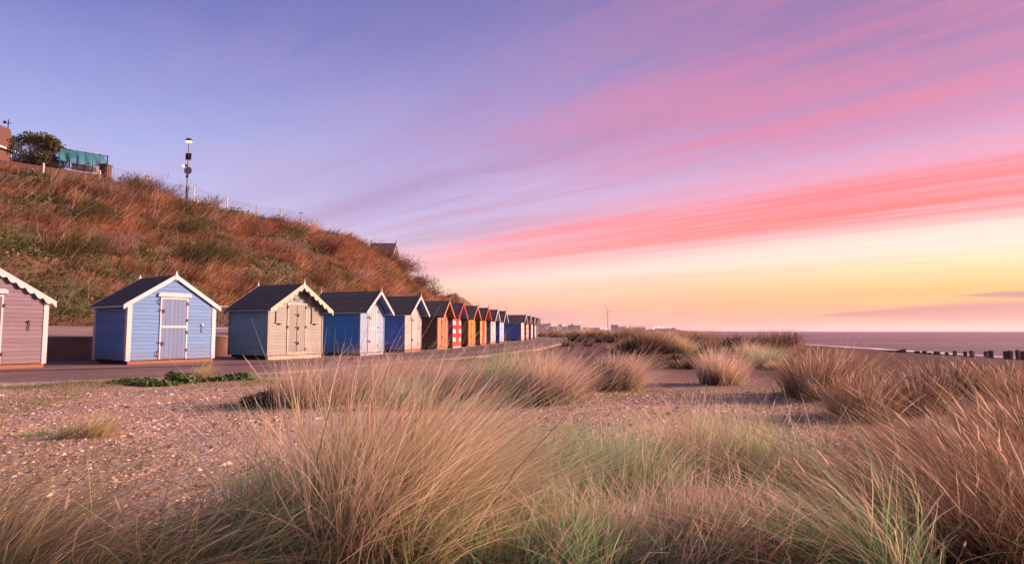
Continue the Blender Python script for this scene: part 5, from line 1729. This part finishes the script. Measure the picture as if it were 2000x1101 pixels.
# leaves of bramble and scrub
n = 52000
s, u, p = cliff_scatter(n, u1=1.0)
e1 = pnoise(p[:, 0], p[:, 1] + p[:, 2], 91, 4, .45); e3 = pnoise(p[:, 0], p[:, 1] + p[:, 2], 95, 3, 1.6)
ok = (1.25 * e1 + .5 * e3 + rg.normal(0, .2, n) + .25 * np.clip((.30 - s) * 6, -1, 1) > .36)
p = p[ok]; e3 = e3[ok]; n = len(p)
c0 = p + nm[None] * (np.abs(rg.normal(0, .22, n)) + .25 * np.clip(e3, 0, 1))[:, None]
a = rg.normal(0, 1, (n, 3)); a /= np.linalg.norm(a, axis=1)[:, None]
b_ = np.cross(a, rg.normal(0, 1, (n, 3))); b_ /= np.linalg.norm(b_, axis=1)[:, None]
sz = (.045 + .0011 * p[:, 1:2]) * rg.uniform(.6, 1.4, (n, 1))
v = np.stack([c0 - a * sz, c0 + b_ * sz * .6, c0 + a * sz, c0 - b_ * sz * .6], 1).reshape(-1, 3)
mx = rg.uniform(0, 1, (n, 1))
c = (np.array((.07, .10, .032)) * mx + np.array((.15, .125, .04)) * (1 - mx)) * rg.uniform(.5, 1.3, (n, 1))
tag(link('cliff_brambles', fast_mesh('cliff_brambles', v, np.arange(4 * n).reshape(n, 4), np.repeat(c, 4, axis=0)), None, LEAF), kind='stuff')
# pale dead stalks lying across the slope
n = 1500
s, u, p = cliff_scatter(n, 0.0, .5, .02, .92)
d = np.stack([rg.normal(.75, .35, n), rg.normal(.1, .4, n), rg.normal(.62, .28, n)], -1); d /= np.linalg.norm(d, axis=1)[:, None]
cs = np.array((.72, .50, .36)) * rg.uniform(.5, 1.2, (n, 1))
v, f, c = blades(p + nm[None] * .25, rg.uniform(.5, 1.9, n), d, np.stack([rg.normal(.1, .2, n), rg.normal(0, .2, n), rg.normal(0, .2, n)], -1), np.full(n, .034), cs * .7, cs, 4, rng=rg)
tag(link('dead_stalks', fast_mesh('dead_stalks', v, f, c), None, GRASS), kind='stuff')


def shrub(px, u, hgt, wid_, n, tone, lab, seed, lean=.35, s=None, loc=None):
    """twiggy bush: stems fan out and carry fine twigs"""
    rg = np.random.default_rng(seed)
    if loc is None:
        loc = hill_point(sweep_s(px) if s is None else s, u)
    root = empty('shrub', tuple(loc))
    tag(root, lab, 'shrub', 'shrubs on the cliff')
    T_ = {'red': ((.12, .045, .03), (.34, .125, .08)), 'grey': ((.30, .18, .13), (.70, .45, .33)), 'green': ((.06, .08, .028), (.22, .20, .06)), 'rust': ((.20, .09, .045), (.50, .24, .14))}[tone]
    ns_ = max(8, n // 40)
    d = np.stack([rg.normal(lean, .45, ns_), rg.normal(-.1, .4, ns_), rg.uniform(.5, 1.1, ns_)], -1); d /= np.linalg.norm(d, axis=1)[:, None]
    Ls = hgt * rg.uniform(.6, 1.1, ns_)
    bnd = np.stack([np.full(ns_, .25), np.zeros(ns_), np.full(ns_, -.1)], -1)
    b0 = np.stack([rg.normal(0, .25 * wid_, ns_), rg.normal(0, .2 * wid_, ns_), np.full(ns_, -.1)], -1)
    cs = np.tile(np.array(T_[0]), (ns_, 1)) * rg.uniform(.7, 1.5, (ns_, 1))
    v, f, c = blades(b0, Ls, d, bnd, np.full(ns_, .05), cs, cs * 1.4, 4, rng=rg)
    tag(link('stems', fast_mesh('stems', v, f, c), root, GRASS), kind='stuff')
    i = rg.integers(0, ns_, n); t = rg.uniform(.25, 1, n)[:, None]
    bp = b0[i] + Ls[i][:, None] * (d[i] * t + bnd[i] * t ** 2) + rg.normal(0, .09 * wid_, (n, 3))
    d2 = d[i] * .6 + rg.normal(0, .5, (n, 3)) + np.array((.25, 0, .2)); d2 /= np.linalg.norm(d2, axis=1)[:, None]
    m = rg.uniform(0, 1, (n, 1))
    ct = (np.array(T_[0]) * (1 - m) + np.array(T_[1]) * m) * rg.uniform(.7, 1.3, (n, 1))
    Y_ = loc[1]
    v, f, c = blades(bp, hgt * rg.uniform(.12, .34, n), d2, np.stack([rg.normal(.2, .2, n), rg.normal(0, .2, n), rg.normal(-.1, .2, n)], -1), np.full(n, .012 + .00045 * Y_), ct * .6, ct, 2, rng=rg)
    tag(link('twigs', fast_mesh('twigs', v, f, c), root, GRASS), kind='stuff')
    return root


for k, (s, u, h, w, n, tone, lab) in enumerate([
        (.222, .95, 1.5, 1.8, 1300, 'grey', 'bare pale twiggy bush below the white marker post'), (.235, .88, 1.4, 2.2, 1500, 'red', 'dark red scrub just below the brick pier'),
        (.20, .70, 1.5, 2.0, 1100, 'grey', 'pale wind-bent scrub high on the slope above the pale blue hut'), (.205, .32, 1.3, 2.0, 1500, 'grey', 'feathery pale scrub low on the slope between the plum grey and pale blue huts'),
        (.265, .30, 1.9, 2.6, 2300, 'green', 'olive green bush rising behind the pale blue hut roof'), (.25, .5, 1.3, 2.2, 1500, 'green', 'dark green scrub patch mid slope above the pale blue hut'),
        (.19, .52, 1.2, 2.4, 1500, 'green', 'dark green bramble mound mid slope, far towards the house'), (.31, .62, 1.4, 2.4, 1400, 'rust', 'rust red scrub mid slope above the sage hut'),
        (.335, .45, 1.4, 2.4, 1400, 'grey', 'pale tangled scrub above the sage hut ridge'), (.40, .55, 1.5, 2.4, 1500, 'red', 'maroon scrub patch mid slope above the royal blue hut'),
        (.255, .74, 1.2, 2.6, 1700, 'green', 'dark green shrub below the skyline under the street lamp'), (.285, .42, 1.2, 2.4, 1500, 'grey', 'pale grey scrub between the pale blue and sage hut roofs'),
        (.36, .70, 1.3, 2.6, 1500, 'green', 'dark green shrub below the braced fence post'), (.375, .30, 1.2, 2.6, 1500, 'rust', 'rusty scrub just above the royal blue hut ridge'),
        (.215, .80, 1.1, 2.4, 1400, 'green', 'dark green scrub under the tree and boundary wall'), (.18, .30, 1.2, 2.6, 1500, 'green', 'olive scrub behind the plum grey hut roof'),
        (.43, .35, 1.3, 2.8, 1500, 'grey', 'pale scrub low on the slope above the dusty blue hut'), (.345, .86, 1.0, 2.4, 1300, 'red', 'small maroon scrub close below the wire fence'),
        ]):
    shrub(0, u, h, w, n, tone, lab, 500 + k, s=s)
for k, (px, u, h, w, n, lab) in enumerate([(735, .92, .7, 4.5, 4200, 'dark red bush on the hill shoulder in front of the slate roof'), (772, .93, 1.05, 5.0, 5000, 'largest dark red bush on the hill shoulder'), (800, .93, 1.4, 5.0, 5000, 'dark red bush bulging from the hill edge against the sky'),
                                           (815, .88, 1.4, 4.5, 4500, 'dark red bush hanging lowest on the hill edge'), (752, .80, 1.0, 4.5, 3400, 'maroon bush below the slate roof, set back from the hill edge'), (705, .97, .8, 3.5, 1600, 'thin brown bush on the skyline before the slate roof')]):
    shrub(px, u, h, w, n, 'red', lab, 540 + k, lean=.45)
for k, (px, h, n, lab) in enumerate([(258, 1.2, 160, 'feathery dry weed on the skyline beside the brick pier'), (402, 1.2, 220, 'tall feathery weeds on the skyline past the street lamp'), (425, 1.3, 200, 'tall feathery weed on the skyline at the third fence post'), (598, 1.2, 160, 'wiry weed on the skyline by the braced fence post'), (330, 1.0, 120, 'thin dry weed on the skyline before the street lamp')]):
    shrub(px, .99, h, .9, n, 'rust', lab, 560 + k, lean=.2)

# ---- the tree on the cliff top
tp_ = crest_at(38, 1.04) + Vector((0, 1.6, .1))
tr = tag(empty('tree', tp_), 'round dark green tree on the cliff top between the house and the netting', 'tree')
tk = MB().tube([(0, 0, -.3), (.05, 0, .6), (.1, .05, 1.3)], [.17, .14, .11], 8)
for a_ in range(6):
    an = a_ * 1.05
    tk.tube([(.1, .05, 1.2), (.1 + math.cos(an) * .6, math.sin(an) * .5, 1.9), (.1 + math.cos(an) * 1.2, math.sin(an) * .9, 2.6)], [.07, .045, .02], 5)
tk.build('trunk', plain('bark', (.09, .055, .04), .9, 0, .3, 8, .5), tr)
parts = []
rg2 = random.Random(4)
for k in range(52):
    an, rr, hh = rg2.uniform(0, 6.28), rg2.uniform(.2, 1.0) ** .6, rg2.uniform(-1, 1)
    q_ = math.sqrt(max(0, 1 - hh * hh * .85))
    cx_, cy_, cz_ = math.cos(an) * 1.9 * rr * q_, math.sin(an) * 1.5 * rr * q_, 1.75 + hh * 1.3
    v, f, c = leaf_cloud(230, (.5, .5, .42), 600 + k, .085, ((.05, .065, .02), (.11, .10, .03)), hemi=False, shell=.3)
    parts.append((v + np.array((cx_, cy_, cz_)), f, c))
v, f, c = join(parts)
link('crown', fast_mesh('crown', v, f, c), tr, LEAF)

# ================================================================ sea air
HAZE = True
if HAZE:
    hz = MB().box(-9000, 27000, -7500, 27000, -9, 132).build('haze', None)
    m = bpy.data.materials.new('haze_air'); m.use_nodes = True
    t = m.node_tree; t.nodes.clear()
    pv = t.nodes.new('ShaderNodeVolumePrincipled'); ou = t.nodes.new('ShaderNodeOutputMaterial')
    pv.inputs['Color'].default_value = (.95, .80, .82, 1)
    pv.inputs['Density'].default_value = 0.00009
    pv.inputs['Anisotropy'].default_value = 0.2
    t.links.new(pv.outputs[0], ou.inputs['Volume'])
    hz.data.materials.append(m)
    tag(hz, kind='stuff')
